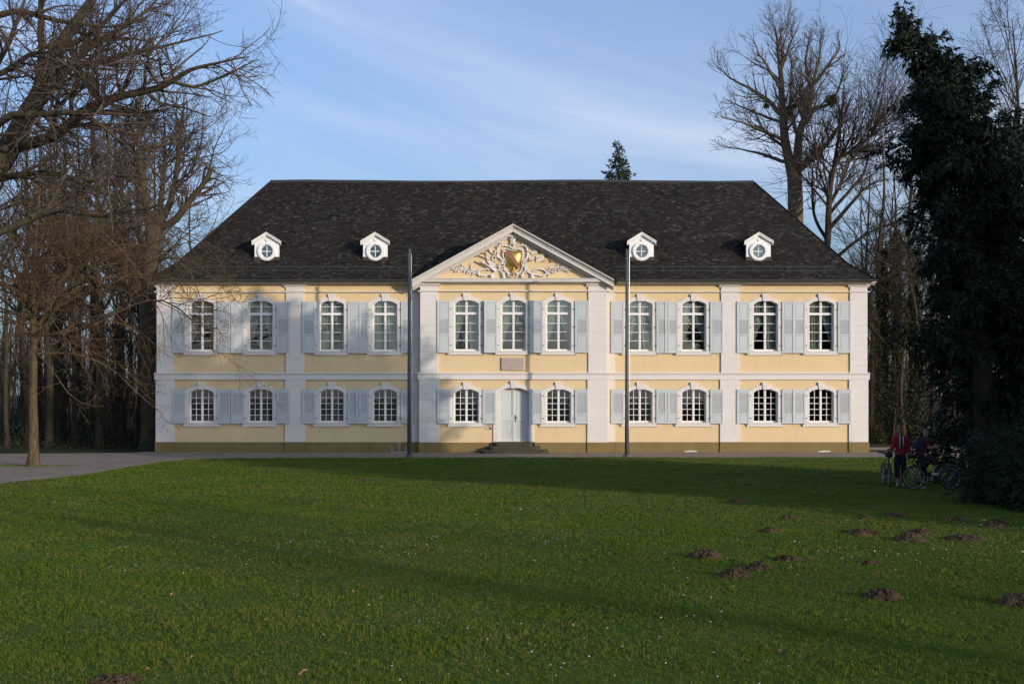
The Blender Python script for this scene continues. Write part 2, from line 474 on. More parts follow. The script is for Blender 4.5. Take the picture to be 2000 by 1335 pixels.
LAWN_POLY = [(-13.75, -62), (-15.6, -20.5), (-15.45, -18.8), (-14.9, -17.6), (-14.25, -15.0), (-14.15, -11.2), (-13.9, -8.6), (-13.3, -6.6), (-12.4, -5.75), (-10, -5.35), (0, -4.95), (12, -4.85), (22, -4.7), (60, -4.2), (60, -62)]
mb = MB()
mb.v = [(x, y, 0.03) for x, y in LAWN_POLY] + [(x, y, -0.05) for x, y in LAWN_POLY]
nL = len(LAWN_POLY)
mb.f = [tuple(range(nL))[::-1]] + [(i, (i + 1) % nL, (i + 1) % nL + nL, i + nL) for i in range(nL)]
mb.m = [0] * len(mb.f)
tag(mb.build('lawn', LAWN), 'wide green lawn in front of the manor house', 'lawn', None, 'structure')
def in_lawn(x, y):
    poly = np.array(LAWN_POLY); ins = np.zeros(len(x), bool)
    j = len(poly) - 1
    for i in range(len(poly)):
        xi, yi = poly[i]; xj, yj = poly[j]
        c = ((yi > y) != (yj > y)) & (x < (xj - xi) * (y - yi) / (yj - yi + 1e-12) + xi)
        ins ^= c
        j = i
    return ins

# ------------------------------------------------------------------ the manor house
YR = -0.42                       # plane of the projecting middle bay; the wings stand at y = 0
RX0, RX1 = -4.25, 4.38           # its two edges
HX = 16.5
house = empty('manor_house', (0, 0, 0))
tag(house, 'yellow and white two storey baroque manor house with slate roof and central pediment', 'house')

def arc(hw, zs, sag, n=10, hk=None):
    """points of a segmental arch from left springing to right springing"""
    r = (hw*hw + sag*sag) / (2*sag)
    a = math.asin(min(1, hw / r))
    return [(r*math.sin(-a + 2*a*i/n), zs + sag - r + r*math.cos(-a + 2*a*i/n)) for i in range(n+1)]

# upper and lower windows, from the photograph (centre columns in px)
WX = [394, 509, 648, 752, 1250, 1355, 1495, 1604]
XW = [(p - 1000) / 42.0 for p in WX]
XR = [(p - 1000) * (CAM_D + YR) / F_PX for p in (911, 1003, 1091)]
DOORX = (1003.5 - 1000) * (CAM_D + YR) / F_PX
OP_U = dict(hw=0.585, z0=4.70, zs=6.87, sag=0.17)
OP_L = dict(hw=0.585, z0=1.38, zs=2.77, sag=0.17)
OP_D = dict(hw=0.715, z0=0.50, zs=2.80, sag=0.20)

def wall(name, x0, x1, z0, z1, y, th, ops, parent, mat):
    """a wall slab with arched openings; ops: list of (cx, op), sorted by cx"""
    m = MB()
    xs = x0
    for cx, o in ops:
        a, b = cx - o['hw'], cx + o['hw']
        m.box(xs, a, y, y + th, z0, z1)
        if o['z0'] > z0 + 1e-4: m.box(a, b, y, y + th, z0, o['z0'])
        ar = [(cx + p, q) for p, q in arc(o['hw'], o['zs'], o['sag'])]
        for (p0, q0), (p1, q1) in zip(ar[:-1], ar[1:]):
            m.add([(p0, y, q0), (p1, y, q1), (p1, y, z1), (p0, y, z1), (p0, y+th, q0), (p1, y+th, q1), (p1, y+th, z1), (p0, y+th, z1)],
                  [(0, 1, 2, 3), (4, 7, 6, 5), (0, 4, 5, 1), (3, 2, 6, 7)])
        xs = b
    m.box(xs, x1, y, y + th, z0, z1)
    return m.build(name, mat, parent, fix=False)

Z_STR0, Z_STR1 = 3.37, 3.70
Z_TOP = 7.78
for x0, x1, k in ((-HX, RX0 - 0.002, 0), (RX1 + 0.002, HX, 4)):
    wall('wall', x0, x1, 0.0, 3.53, 0.0, 0.45, [(x, OP_L) for x in XW[k:k+4]], house, YELLOW)
    wall('wall', x0, x1, 3.532, 7.95, 0.0, 0.45, [(x, OP_U) for x in XW[k:k+4]], house, YELLOW)
wall('wall', RX0, RX1, 0.0, 3.53, YR, 0.45, [(XR[0], OP_L), (DOORX, OP_D), (XR[2], OP_L)], house, YELLOW)
wall('wall', RX0, RX1, 3.532, 7.95, YR, 0.45, [(x, OP_U) for x in XR], house, YELLOW)
# side and rear walls, floors and a dim partition inside
m = MB(); m.box(-HX, -HX + 0.45, 0.452, 13, 0, 7.95); m.build('side_wall', WHITE, house)
m = MB(); m.box(HX - 0.45, HX, 0.452, 13, 0, 7.95); m.build('side_wall', WHITE, house)
m = MB(); m.box(-HX + 0.452, HX - 0.452, 12.55, 13, 0, 7.95); m.build('rear_wall', YELLOW, house)
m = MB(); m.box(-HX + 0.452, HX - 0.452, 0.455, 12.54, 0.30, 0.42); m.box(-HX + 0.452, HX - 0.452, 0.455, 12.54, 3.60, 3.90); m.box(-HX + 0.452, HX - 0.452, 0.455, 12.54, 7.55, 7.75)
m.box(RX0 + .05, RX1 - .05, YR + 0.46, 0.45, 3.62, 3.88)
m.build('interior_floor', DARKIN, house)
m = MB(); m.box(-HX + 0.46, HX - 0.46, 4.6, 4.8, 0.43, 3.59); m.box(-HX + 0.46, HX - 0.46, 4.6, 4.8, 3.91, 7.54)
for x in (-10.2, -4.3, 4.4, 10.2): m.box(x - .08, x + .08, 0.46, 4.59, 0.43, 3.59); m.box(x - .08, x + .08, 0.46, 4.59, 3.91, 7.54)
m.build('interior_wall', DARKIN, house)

# plinth: wing stretches with pieces that step forward under each pilaster
def px_at(p, y=0.0): return (p - 1000) * (CAM_D + y) / F_PX
PIL = [(305, 341, 0.0), (557, 596, 0.0), (804, 819.5, 0.0), (820.5, 857.5, YR), (1147, 1184.5, YR), (1185.8, 1200, 0.0), (1406, 1445, 0.0), (1657.5, 1694, 0.0)]
PX = [(px_at(a, y), px_at(b, y), y) for a, b, y in PIL]
PX[0] = (-HX - 0.055, PX[0][1], 0.0); PX[-1] = (PX[-1][0], HX + 0.055, 0.0)
PX[2] = (PX[2][0], RX0 - 0.004, 0.0); PX[5] = (RX1 + 0.004, PX[5][1], 0.0)
PX[3] = (RX0 - 0.03, PX[3][1], YR); PX[4] = (PX[4][0], RX1 + 0.03, YR)
ZP = 0.47
def plinth(x0, x1, y, out):
    m = MB(); m.bbox(x0, x1, y - out, y - 0.001, -0.05, ZP, 0.012); m.build('plinth', PLINTH, house)
plinth(PX[0][1] + 0.03, PX[1][0] - 0.03, 0, 0.06); plinth(PX[1][1] + 0.03, PX[2][0] - 0.03, 0, 0.06)
plinth(PX[5][1] + 0.03, PX[6][0] - 0.03, 0, 0.06); plinth(PX[6][1] + 0.03, PX[7][0] - 0.03, 0, 0.06)
plinth(PX[3][1] + 0.03, DOORX - 0.955, YR, 0.06); plinth(DOORX + 0.955, PX[4][0] - 0.03, YR, 0.06)
for a, b, y in PX: plinth(a - 0.028, b + 0.028, y, 0.115)
m = MB(); m.box(-HX - 0.08, -HX, 0.002, 13.05, -0.05, ZP); m.box(HX, HX + 0.08, 0.002, 13.05, -0.05, ZP); m.build('plinth', PLINTH, house)
# pale bare patches low on the right hand plinth
for p0, p1 in ((1336, 1362), (1597, 1622)):
    m = MB(); a_, b_ = px_at(p0), px_at(p1); w_ = b_ - a_
    m.prism([(a_, .02), (a_ + .3*w_, .012), (b_ - .2*w_, .02), (b_, .03), (b_ - .12*w_, .085), (a_ + .6*w_, .07), (a_ + .5*w_, .10), (a_ + .25*w_, .06), (a_ + .1*w_, .075)], -0.064, -0.0605); m.build('bare_patch', STONE, house)

# pilasters: a core with proud blocks of grooved plaster
BLOCKS = {}
def pilaster(x0, x1, y, z0, z1, n, inset=0.0):
    x0, x1 = x0 + inset, x1 - inset
    m = MB(); m.box(x0 + 0.012, x1 - 0.012, y - 0.058, y - 0.0005, z0, z1)
    core = m.build('pilaster', WHITE, house)
    h = (z1 - z0) / n
    key = (round(x1 - x0, 3), round(h, 4))
    if key not in BLOCKS:
        bm = MB(); bm.bbox(0, x1 - x0, 0, 0.07, 0.006, h - 0.006, 0.005); BLOCKS[key] = bm.mesh('block', WHITE)
    for i in range(n):
        put('block', BLOCKS[key], core, (x0, y - 0.07 + 0.0005 * ((i * 7) % 3), z0 + i * h))
for a, b, y in PX:
    thin = b - a < 0.5
    pilaster(a, b, y, ZP + 0.002, Z_STR0 - 0.002, 9)
    pilaster(a, b, y, Z_STR1 + 0.002, 7.41, 12, 0.0 if thin else 0.045)
    # capital zone: plain block with a flaring top
    m = MB()
    i = 0.0 if thin else 0.045
    m.box(a + i, b - i, y - 0.07, y - 0.0005, 7.475, 7.66)
    prof = [(y - 0.0005, 7.662), (y - 0.075, 7.662), (y - 0.10, 7.70), (y - 0.145, 7.74), (y - 0.145, 7.778), (y - 0.0005, 7.778)]
    m.extrude_x(prof, a - (0 if thin else 0.05), b + (0 if thin else 0.05))
    m.build('capital', WHITE, house)

# mouldings that run along each wall stretch
def run(name, prof_fn, spans, mat=WHITE):
    for x0, x1, y in spans:
        m = MB(); m.extrude_x(prof_fn(y), x0, x1); m.build(name, mat, house)
SP = [(-HX - 0.11, RX0 - 0.035, 0.0), (RX0 - 0.09, RX1 + 0.09, YR), (RX1 + 0.035, HX + 0.11, 0.0)]
SPB = [(-HX - 0.115, RX0 - 0.10, 0.0), (RX0 - 0.095, RX1 + 0.095, YR), (RX1 + 0.10, HX + 0.115, 0.0)]
run('string_course', lambda y: [(y + 0.0, Z_STR0), (y - 0.085, Z_STR0), (y - 0.085, 3.575), (y - 0.10, 3.59), (y - 0.10, 3.615), (y - 0.135, 3.65), (y - 0.135, 3.685), (y - 0.115, Z_STR1), (y + 0.0, Z_STR1)], SPB)
run('architrave', lambda y: [(y, 7.415), (y - 0.085, 7.415), (y - 0.11, 7.44), (y - 0.11, 7.47), (y, 7.47)], SPB)
run('cornice', lambda y: [(y + 0.1, 7.78), (y - 0.15, 7.78), (y - 0.16, 7.81), (y - 0.30, 7.84), (y - 0.34, 7.90), (y - 0.34, 7.935), (y + 0.1, 7.935)],
    [(-HX - 0.34, RX0 - 0.50, 0.0), (RX1 + 0.50, HX + 0.34, 0.0)])
for sx in (-1, 1):
    m = MB(); a, b = sorted((sx * HX, sx * (HX + 0.34))); m.box(a, b, 0.11, 13.3, 7.80, 7.935); m.build('cornice', WHITE, house)

# ---- windows
def profile(o, dx, dz_arch=None, zb=None, sag=None):
    """closed-below outline of an opening grown by dx"""
    hw = o['hw'] + dx
    s = o['sag'] + (0 if sag is None else sag)
    pts = [(-hw, (o['z0'] if zb is None else zb))]
    pts += arc(hw, o['zs'] + (0 if dz_arch is None else dz_arch), s, 12)
    pts += [(hw, (o['z0'] if zb is None else zb))]
    return pts
def zarch(o, x, dx=0.0):
    hw, s = o['hw'] + dx, o['sag']
    r = (hw*hw + s*s) / (2*s)
    return o['zs'] + s - r + math.sqrt(max(0, r*r - x*x))

def surround_mesh(o, key, door=False):
    m = MB()
    zb = o['z0']
    m.ring(profile(o, 0.245 if not door else 0.23, 0.02, zb, 0.155), profile(o, 0.003, 0, zb), -0.055, 0.0)
    # plaster reveal running back to the frame
    m.ring(profile(o, 0.0025, 0, zb), profile(o, -0.012, 0, zb), -0.052, 0.20 if not door else 0.24)
    return m.mesh('window_surround' if not door else 'door_surround', WHITE)
def keystone_mesh(o):
    m = MB()
    zt = o['zs'] + o['sag']
    m.prism([(-0.125, zt - 0.03), (0.125, zt - 0.03), (0.165, zt + 0.31), (-0.165, zt + 0.31)], -0.095, 0.0)
    return m.mesh('keystone', WHITE)
def sill_mesh(o):
    m = MB()
    z = o['z0']
    m.extrude_x([(0.2, z), (-0.085, z - 0.010), (-0.095, z - 0.022), (-0.095, z - 0.05), (-0.075, z - 0.06), (-0.07, z - 0.19), (0, z - 0.19)], -o['hw'] - 0.29, o['hw'] + 0.29)
    return m.mesh('sill', WHITE)
def bars_mesh(o, cols, zrows, tr=None):
    """the sash: outer frame, middle post, glazing bars; cols per leaf, zrows = heights of bars"""
    m = MB()
    f = 0.055
    y0, y1 = 0.12, 0.175
    m.ring(profile(o, -0.013, 0), profile(o, -0.013 - f, 0, o['z0'] + 0.075), y0, y1)
    m.box(-o['hw'] + 0.014, o['hw'] - 0.014, y0 - 0.006, y1, o['z0'], o['z0'] + 0.078)
    top = zarch(o, 0, -0.07)
    m.box(-0.05, 0.05, y0 - 0.01, y1, o['z0'] + 0.07, top + 0.045)
    m.box(-0.018, 0.018, y0 - 0.022, y0 - 0.009, o['z0'] + 0.08, top + 0.02)
    if tr: m.box(-o['hw'] + 0.05, o['hw'] - 0.05, y0 - 0.025, y1 + 0.002, tr - 0.055, tr + 0.055)
    for s in (-1, 1):
        gw = o['hw'] - 0.068 - 0.05
        for c in range(1, cols):
            x = s * (0.05 + gw * c / cols)
            m.box(x - 0.013, x + 0.013, y0 + 0.012, y1 - 0.012, o['z0'] + 0.07, zarch(o, x, -0.07) + 0.03)
        for z in zrows:
            a, b = sorted((s * 0.045, s * (o['hw'] - 0.06)))
            m.box(a, b, y0 + 0.016, y1 - 0.016, z - 0.012, z + 0.012)
    return m.mesh('frame', SASH)
def pane_list(o, cols, zb):
    """(x0, x1, z0, z1 or None for an arched head)"""
    out = []
    gw = o['hw'] - 0.068 - 0.05
    for s in (-1, 1):
        for c in range(cols):
            a, b = sorted((s * (0.05 + gw * c / cols), s * (0.05 + gw * (c + 1) / cols)))
            for i in range(len(zb) - 1):
                out.append((a, b, zb[i], zb[i+1] if i < len(zb) - 2 else None))
    return out
PANES = {}
def pane_mesh(o, a, b, z0, z1):
    w = round(b - a, 3)
    if z1 is not None:
        k = (w, round(z1 - z0, 3))
        if k not in PANES:
            m = MB(); m.box(-w/2, w/2, -0.003, 0.003, 0, z1 - z0); PANES[k] = m.mesh('pane', GLASS)
        return PANES[k], ((a+b)/2, 0.1475, z0)
    k = (w, round(a, 3), round(z0, 3))
    if k not in PANES:
        n = 5
        pts = [(-w/2, 0), (w/2, 0)] + [(w/2 - w*i/n, zarch(o, b - (b-a)*i/n, -0.05) - z0) for i in range(n+1)]
        m = MB(); m.prism(pts, -0.003, 0.003); PANES[k] = m.mesh('pane', GLASS)
    return PANES[k], ((a+b)/2, 0.1475, z0)

def curtain_mesh(style, side, o, seed):
    """pleated cloth inside the room; style 'tied' is drawn back at two thirds of its drop, 'net' hangs straight, 'wide' covers the leaf"""
    rng = np.random.default_rng(seed)
    hw = o['hw'] + 0.12
    zt, zb = o['zs'] + o['sag'] + 0.05, o['z0'] - 0.1
    nz_, nx = 14, 26
    V, Fq = [], []
    for j in range(nz_ + 1):
        t = j / nz_
        z = zt + (zb - zt) * t
        if style == 'tied':
            k = 1.0 - 0.70 * min(1, max(0, (t - 0.22) / 0.62)) ** 1.1
        elif style == 'wide':
            k = 1.0 - 0.30 * min(1, max(0, (t - 0.3) / 0.7)) ** 1.4
        else:
            k = 1.0
        for i in range(nx + 1):
            u = i / nx
            x = side * (hw - u * hw * k)
            y = 0.27 + 0.028 * math.sin(u * 34 + 2 * math.sin(t * 2 + seed)) + 0.012 * math.sin(u * 71 + seed + 3 * t)
            V.append((x, y, z))
    for j in range(nz_):
        for i in range(nx):
            a = j * (nx + 1) + i
            Fq.append((a, a + 1, a + nx + 2, a + nx + 1))
    return np_mesh('curtain', V, [np.array(Fq)], CURT, True)
UZ = [4.775, 5.19, 5.60, 6.01, 6.40]       # bar heights of the lower leaf, transom above
ROWS_U = [4.775, 5.18, 5.575, 5.97, 6.37]
TRANS = 6.425
ROWS_UT = [6.48, 6.79]
ROWS_L = [1.455, 1.725, 1.995, 2.265, 2.535, 2.80]
SUR_U, KEY_U, SIL_U = surround_mesh(OP_U, 'u'), keystone_mesh(OP_U), sill_mesh(OP_U)
SUR_L, KEY_L, SIL_L = surround_mesh(OP_L, 'l'), keystone_mesh(OP_L), sill_mesh(OP_L)
BAR_U = bars_mesh(OP_U, 1, ROWS_U[1:4] + [6.765], TRANS)
BAR_L = bars_mesh(OP_L, 2, ROWS_L[1:5])
CM = {}
def curtain(style, side, o, seed):
    k = (style, side, seed)
    if k not in CM: CM[k] = curtain_mesh(style, side, o, seed)
    return CM[k]
def window(cx, y, upper, curt):
    o = OP_U if upper else OP_L
    w = put('window', SUR_U if upper else SUR_L, house, (cx, y, 0))
    put('frame', BAR_U if upper else BAR_L, w)
    put('keystone', KEY_U if upper else KEY_L, w)
    put('sill', SIL_U if upper else SIL_L, w)
    if upper:
        pl = [p for p in pane_list(o, 1, ROWS_U[:4] + [6.375, 9]) if p[3] is not None] + pane_list(o, 1, [6.475, 6.765, 9])
    else:
        pl = pane_list(o, 2, ROWS_L[:5] + [9])
    for a, b, z0, z1 in pl:
        me, loc = pane_mesh(o, a, b, z0, z1)
        put('pane', me, w, loc)
    for i, st in enumerate(curt):
        if st: put('curtain', curtain(st, -1 if i == 0 else 1, o, 1 + i), w)
    return w
T, N_, D_ = 'tied', 'net', 'wide'
CU = [(T, T), (T, T), (D_, T), (D_, D_), (T, D_), (T, T), (T, N_), (N_, T)]
for x, c in zip(XW, CU): window(x, 0.0, True, c)
for x, c in zip(XR, [(T, D_), (T, T), (T, T)]): window(x, YR, True, c)
for i, x in enumerate(XW): window(x, 0.0, False, ())
for x in (XR[0], XR[2]): window(x, YR, False, ())

# ---- shutters
def shutter_meshes(z0, z1, lou):
    """stiles, rails and fielded panels; louvres in the field lou"""
    w = 0.61
    m = MB()
    st = 0.085
    m.bbox(0, st, 0, 0.042, z0, z1, 0.004); m.bbox(w - st, w, 0, 0.042, z0, z1, 0.004)
    cuts = [z0] + [z for z in lou] + [z1]
    rails = sorted({z0, lou[0], lou[1], z1})
    for i, z in enumerate(rails):
        if z == z0 : a, b = z0, z0 + 0.11
        elif z == z1: a, b = z1 - 0.10, z1
        else: a, b = z - 0.045, z + 0.045
        m.bbox(st + 0.0005, w - st - 0.0005, 0.001, 0.041, a, b, 0.003)
    for a, b in ((z0 + 0.1105, lou[0] - 0.0455), (lou[1] + 0.0455, z1 - 0.1005)):
        if b - a > 0.1:
            m.box(st + 0.001, w - st - 0.001, 0.020, 0.034, a, b)
            m.bbox(st + 0.035, w - st - 0.035, 0.010, 0.0195, a + 0.035, b - 0.035, 0.008)
    sl = MB()
    n = int((lou[1] - lou[0] - 0.09) / 0.052)
    for i in range(n):
        z = lou[0] + 0.047 + (i + 0.15) * (lou[1] - lou[0] - 0.094) / n
        sl.add([(st, 0.006, z), (w - st, 0.006, z), (w - st, 0.014, z + 0.004), (st, 0.014, z + 0.004),
                (st, 0.024, z + 0.036), (w - st, 0.024, z + 0.036), (w - st, 0.032, z + 0.040), (st, 0.032, z + 0.040)],
               [(0, 1, 5, 4), (0, 3, 2, 1), (3, 7, 6, 2), (4, 5, 6, 7), (0, 4, 7, 3), (1, 2, 6, 5)])
    return m.mesh('shutter', SHUT), sl.mesh('louvre_slats', SHUT)
SHU = shutter_meshes(4.60, 7.00, (5.45, 6.18))
SHL = shutter_meshes(1.33, 2.92, (1.78, 2.774))
def hinge_mesh():
    m = MB(); m.box(-0.05, 0.03, -0.008, 0.0, -0.012, 0.012); m.tube([(-0.05, 0.0, -0.03), (-0.05, 0.0, 0.03)], 0.012, 6)
    return m.mesh('hinge', IRON)
HINGE = hinge_mesh()
def catch_mesh():
    m = MB(); m.tube([(0, 0.03, 0), (0, -0.05, -0.01), (0, -0.055, -0.06)], 0.010, 6); m.box(-0.03, 0.03, -0.06, -0.045, 0.0, 0.012)
    return m.mesh('shutter_catch', IRON)
CATCH = catch_mesh()
SH_RNG = random.Random(5)
def shutter(x_in, side, y, upper, ang=None, yoff=0.0):
    """x_in: the hinge edge beside the window; side -1 opens to the left, +1 to the right"""
    me, sl = SHU if upper else SHL
    a = SH_RNG.uniform(0.010, 0.045) if ang is None else ang
    if side > 0:
        o = put('shutter', me, house, (x_in, y - 0.105 - yoff, 0), (0, 0, -a))
    else:
        # same leaf turned so that its hinge edge is at x_in
        o = put('shutter', me, house, (x_in - 0.61 * math.cos(a), y - 0.105 - yoff - 0.61 * math.sin(a), 0), (0, 0, a))
    tag(put('louvre_slat', sl, o), None, None, None, 'stuff')
    zs = (4.95, 5.80, 6.62) if upper else (1.58, 2.62)
    for z in zs:
        h = put('hinge', HINGE, o, (0.0 if side > 0 else 0.61, -0.001, z))
        if side < 0: h.rotation_euler = (0, 0, PI); h.location = (0.61, 0.03, z)
    put('shutter_catch', CATCH, o, (0.10 if side > 0 else 0.51, 0.03, (4.60 if upper else 1.33) - 0.012))
for up in (True, False):
    for x in XW:
        shutter(x - 0.745, -1, 0.0, up); shutter(x + 0.745, 1, 0.0, up)
# middle bay: neighbouring leaves overlap above, so the ones behind are swung out a little less
shutter(XR[0] - 0.745, -1, YR, True); shutter(XR[2] + 0.745, 1, YR, True)
shutter(XR[0] + 0.745, 1, YR, True, 0.0); shutter(XR[1] - 0.745, -1, YR, True, 0.09, 0.062)
shutter(XR[1] + 0.745, 1, YR, True, 0.09, 0.062); shutter(XR[2] - 0.745, -1, YR, True, 0.0)
shutter(XR[0] - 0.745, -1, YR, False); shutter(XR[0] + 0.745, 1, YR, False)
shutter(XR[2] - 0.745, -1, YR, False); shutter(XR[2] + 0.745, 1, YR, False)

# ---- entrance door
door = put('door_surround', surround_mesh(OP_D, 'd', True), house, (DOORX, YR, 0))
put('keystone', keystone_mesh(OP_D), door)
def leaf(s):
    """one door leaf: fielded upper panel, mid rail, tongue and groove below"""
    m = MB()
    y0, y1 = 0.19, 0.24
    a, b = (0.004, 0.70) if s > 0 else (-0.70, -0.004)
    n = 8
    def topz(x): return zarch(OP_D, x, -0.012)
    # stiles and panel follow the arch
    def strip(xa, xb, z0, y0, y1, drop):
        xa, xb = sorted((xa, xb))
        pts = [(xa, z0), (xb, z0)] + [(xb - (xb - xa)*i/n, topz(xb - (xb - xa)*i/n) - drop) for i in range(n+1)]
        m.prism(pts, y0, y1)
    z0 = OP_D['z0'] + 0.012
    strip(a, b, 1.58, y0 + 0.022, y1, 0.0)
    strip(a, a + 0.09, z0, y0, y1 - 0.001, 0.0); strip(b - 0.09, b, z0, y0, y1 - 0.001, 0.0)
    m.ring([(x, topz(x)) for x in np.linspace(a + 0.0905, b - 0.0905, 9)], [(x, topz(x) - 0.10) for x in np.linspace(a + 0.0905, b - 0.0905, 9)], y0 + 0.001, y1 - 0.002)
    strip(a + 0.13, b - 0.13, 1.66, y0 + 0.010, y0 + 0.0215, 0.15)
    m.box(a + 0.0905, b - 0.0905, y0, y1 - 0.001, 1.47, 1.62)
    m.box(a - 0.0, b + 0.0, y0 - 0.014, y0 - 0.0005, 1.515, 1.56)
    m.box(a + 0.0905, b - 0.0905, y0, y1 - 0.001, z0, z0 + 0.12)
    for i in range(8):
        w = (b - a - 0.185) / 8
        x = a + 0.0925 + i * w
        m.bbox(x + 0.004, x + w - 0.004, y0 + 0.012, y1 - 0.004, z0 + 0.122, 1.468, 0.008)
    m.box(a + 0.0915, b - 0.0915, y0 + 0.028, y1 - 0.006, z0 + 0.121, 1.469)
    return m.build('door_leaf', DOORP, door)
leaf(-1); leaf(1)
m = MB(); m.bbox(-0.035, 0.035, 0.165, 0.188, 0.52, zarch(OP_D, 0) - 0.02, 0.008); m.build('door_post', DOORP, door)
m = MB()
m.box(0.05, 0.10, 0.176, 0.1885, 1.42, 1.72); m.tube([(0.075, 0.18, 1.62), (0.075, 0.12, 1.62), (0.20, 0.115, 1.61)], 0.013, 8); m.tube([(0.075, 0.178, 1.48), (0.075, 0.165, 1.48)], 0.018, 8)
m.build('door_handle', IRON, door)
# steps: three rounded treads
def step(hw, d, z0, z1, name='step'):
    m = MB()
    poly = [(-hw, 0.0)]
    n = 6
    r = 0.28
    for i in range(n+1):
        a = PI + (PI/2)*i/n
        poly.append((-hw + r + r*math.cos(a), -d + r + r*math.sin(a)))
    for i in range(n+1):
        a = 1.5*PI + (PI/2)*i/n
        poly.append((hw - r + r*math.cos(a), -d + r + r*math.sin(a)))
    poly.append((hw, 0.0))
    k = len(poly)
    e = 0.025
    for (za, zb, g) in ((z0, z1 - 0.065, -e), (z1 - 0.064, z1, 0.0)):
        pp = [(x * (1 + g / hw), y if abs(y) < 1e-6 else y - g * (y / d)) for x, y in poly]
        m.add([(DOORX + x, YR - 0.0615 + y, za) for x, y in pp] + [(DOORX + x, YR - 0.0615 + y, zb) for x, y in pp],
              [tuple(range(k))[::-1], tuple(range(k, 2*k))] + [(i, (i+1) % k, (i+1) % k + k, i + k) for i in range(k)])
    m.build(name, STEPST, house)
step(1.56, 1.00, -0.05, 0.155); step(1.20, 0.66, 0.157, 0.315); step(0.97, 0.34, 0.317, 0.485)
m = MB(); m.box(DOORX - 0.94, DOORX + 0.94, YR - 0.061, YR + 0.25, 0.3, 0.497); m.build('threshold', STEPST, house)
# stone plaque over the door with faint cut lines
m = MB(); a, b = px_at(979, YR), px_at(1023.5, YR)
zt, zb = W(0, 698, YR).z, W(0, 723, YR).z
m.bbox(a, b, YR - 0.075, YR - 0.0005, zb, zt, 0.012)
pl = m.build('stone_plaque', PLAQ, house)
m = MB()
rg = random.Random(3)
for i in range(5):
    z = zt - 0.10 - i * 0.093
    x = a + 0.10 + rg.uniform(0, 0.06)
    while x < b - 0.16:
        w = rg.uniform(0.02, 0.06)
        m.box(x, x + w, YR - 0.0765, YR - 0.0752, z - 0.03, z); x += w + rg.uniform(0.012, 0.03)
m.build('worn_inscription', M_paint('inscription_shade', (0.33, 0.275, 0.24), 0.1, 0.9), pl)

# ---- pediment
ped = empty('pediment')
ped.parent = house
PXC = px_at(1002, YR)
HS = 4.62                       # half span of the raking cornice
ZB = 7.94                       # base line
ZA = 10.48                      # apex
SL = (ZA - ZB) / HS
m = MB()
yb = YR
m.extrude_x([(yb + 0.3, 7.78), (yb - 0.15, 7.78), (yb - 0.17, 7.815), (yb - 0.30, 7.835), (yb - 0.33, 7.86), (yb - 0.33, 7.955), (yb - 0.36, 7.975), (yb - 0.36, 8.01), (yb - 0.10, 8.04), (yb + 0.3, 8.04)], PXC - 4.50, PXC + 4.50)
m.build('horizontal_cornice', STONE, ped)
m = MB()
m.prism([(PXC - 4.42, 8.0), (PXC + 4.42, 8.0), (PXC, ZA - 0.22)], YR, YR + 0.3)
m.build('tympanum', YELLOW, ped)
# raking cornice profile: (out from the wall, height relative to the top line)
RAKE_ = [(0.02, -0.62), (0.09, -0.62), (0.12, -0.56), (0.20, -0.535), (0.20, -0.47), (0.235, -0.455), (0.40, -0.445), (0.40, -0.26), (0.43, -0.25), (0.43, -0.20), (0.47, -0.15), (0.54, -0.075), (0.55, -0.07), (0.55, 0.0), (0.02, 0.0)]
RAKE = [(o_, h * 0.76) for o_, h in RAKE_]
for s in (-1, 1):
    m = MB()
    n = len(RAKE)
    v = []
    for xx in (0.0, HS):
        for o_, h in RAKE:
            v.append((PXC + s * xx, YR - o_, ZA - SL * xx + h))
    f = [tuple(range(n)), tuple(range(n, 2*n))] + [(i, (i+1) % n, (i+1) % n + n, i + n) for i in range(n)]
    m.add(v, f); m.build('raking_cornice', STONE, ped)
    # slate slope of the little roof behind, with a lead edge
    m = MB()
    e = 0.035
    m.add([(PXC, YR - 0.56, ZA + 0.004), (PXC + s*(HS + 0.02), YR - 0.56, ZA - SL*(HS + 0.02) + 0.004), (PXC + s*(HS + 0.02), 3.2, ZA - SL*(HS + 0.02) + 0.004), (PXC, 3.2, ZA + 0.004),
           (PXC, YR - 0.56, ZA + e), (PXC + s*(HS + 0.02), YR - 0.56, ZA - SL*(HS + 0.02) + e), (PXC + s*(HS + 0.02), 3.2, ZA - SL*(HS + 0.02) + e), (PXC, 3.2, ZA + e)],
          [(0, 1, 2, 3), (4, 5, 6, 7), (0, 4, 5, 1), (1, 5, 6, 2), (2, 6, 7, 3)])
    m.build('pediment_roof', LEAD, ped)

# relief in the tympanum: helper places points from photo pixels on the tympanum plane
def Tp(px, py, d=0.05):
    p = W(px, py, YR)
    return (p.x, YR - d, p.z)
def zp(zx, zy, d=0.05):
    """pixel of the enlarged detail (origin 860,430, scale 7.143)"""
    return Tp(860 + zx / 7.143, 430 + zy / 7.143, d)
def curl(m, pts, r0, r1, d0=0.05, n=7):
    pp = [Vector(zp(x, y, d0)) for x, y in pts]
    out = []
    for i in range(len(pp) - 1):
        for k in range(4):
            tt = k / 4
            p0, p1, p2, p3 = pp[max(i-1, 0)], pp[i], pp[i+1], pp[min(i+2, len(pp)-1)]
            out.append(0.5 * ((2*p1) + (p2 - p0)*tt + (2*p0 - 5*p1 + 4*p2 - p3)*tt*tt + (3*p1 - p0 - 3*p2 + p3)*tt**3))
    out.append(pp[-1])
    k = len(out)
    m.tube(out, [r0 + (r1 - r0) * (i / (k - 1)) for i in range(k)], n)
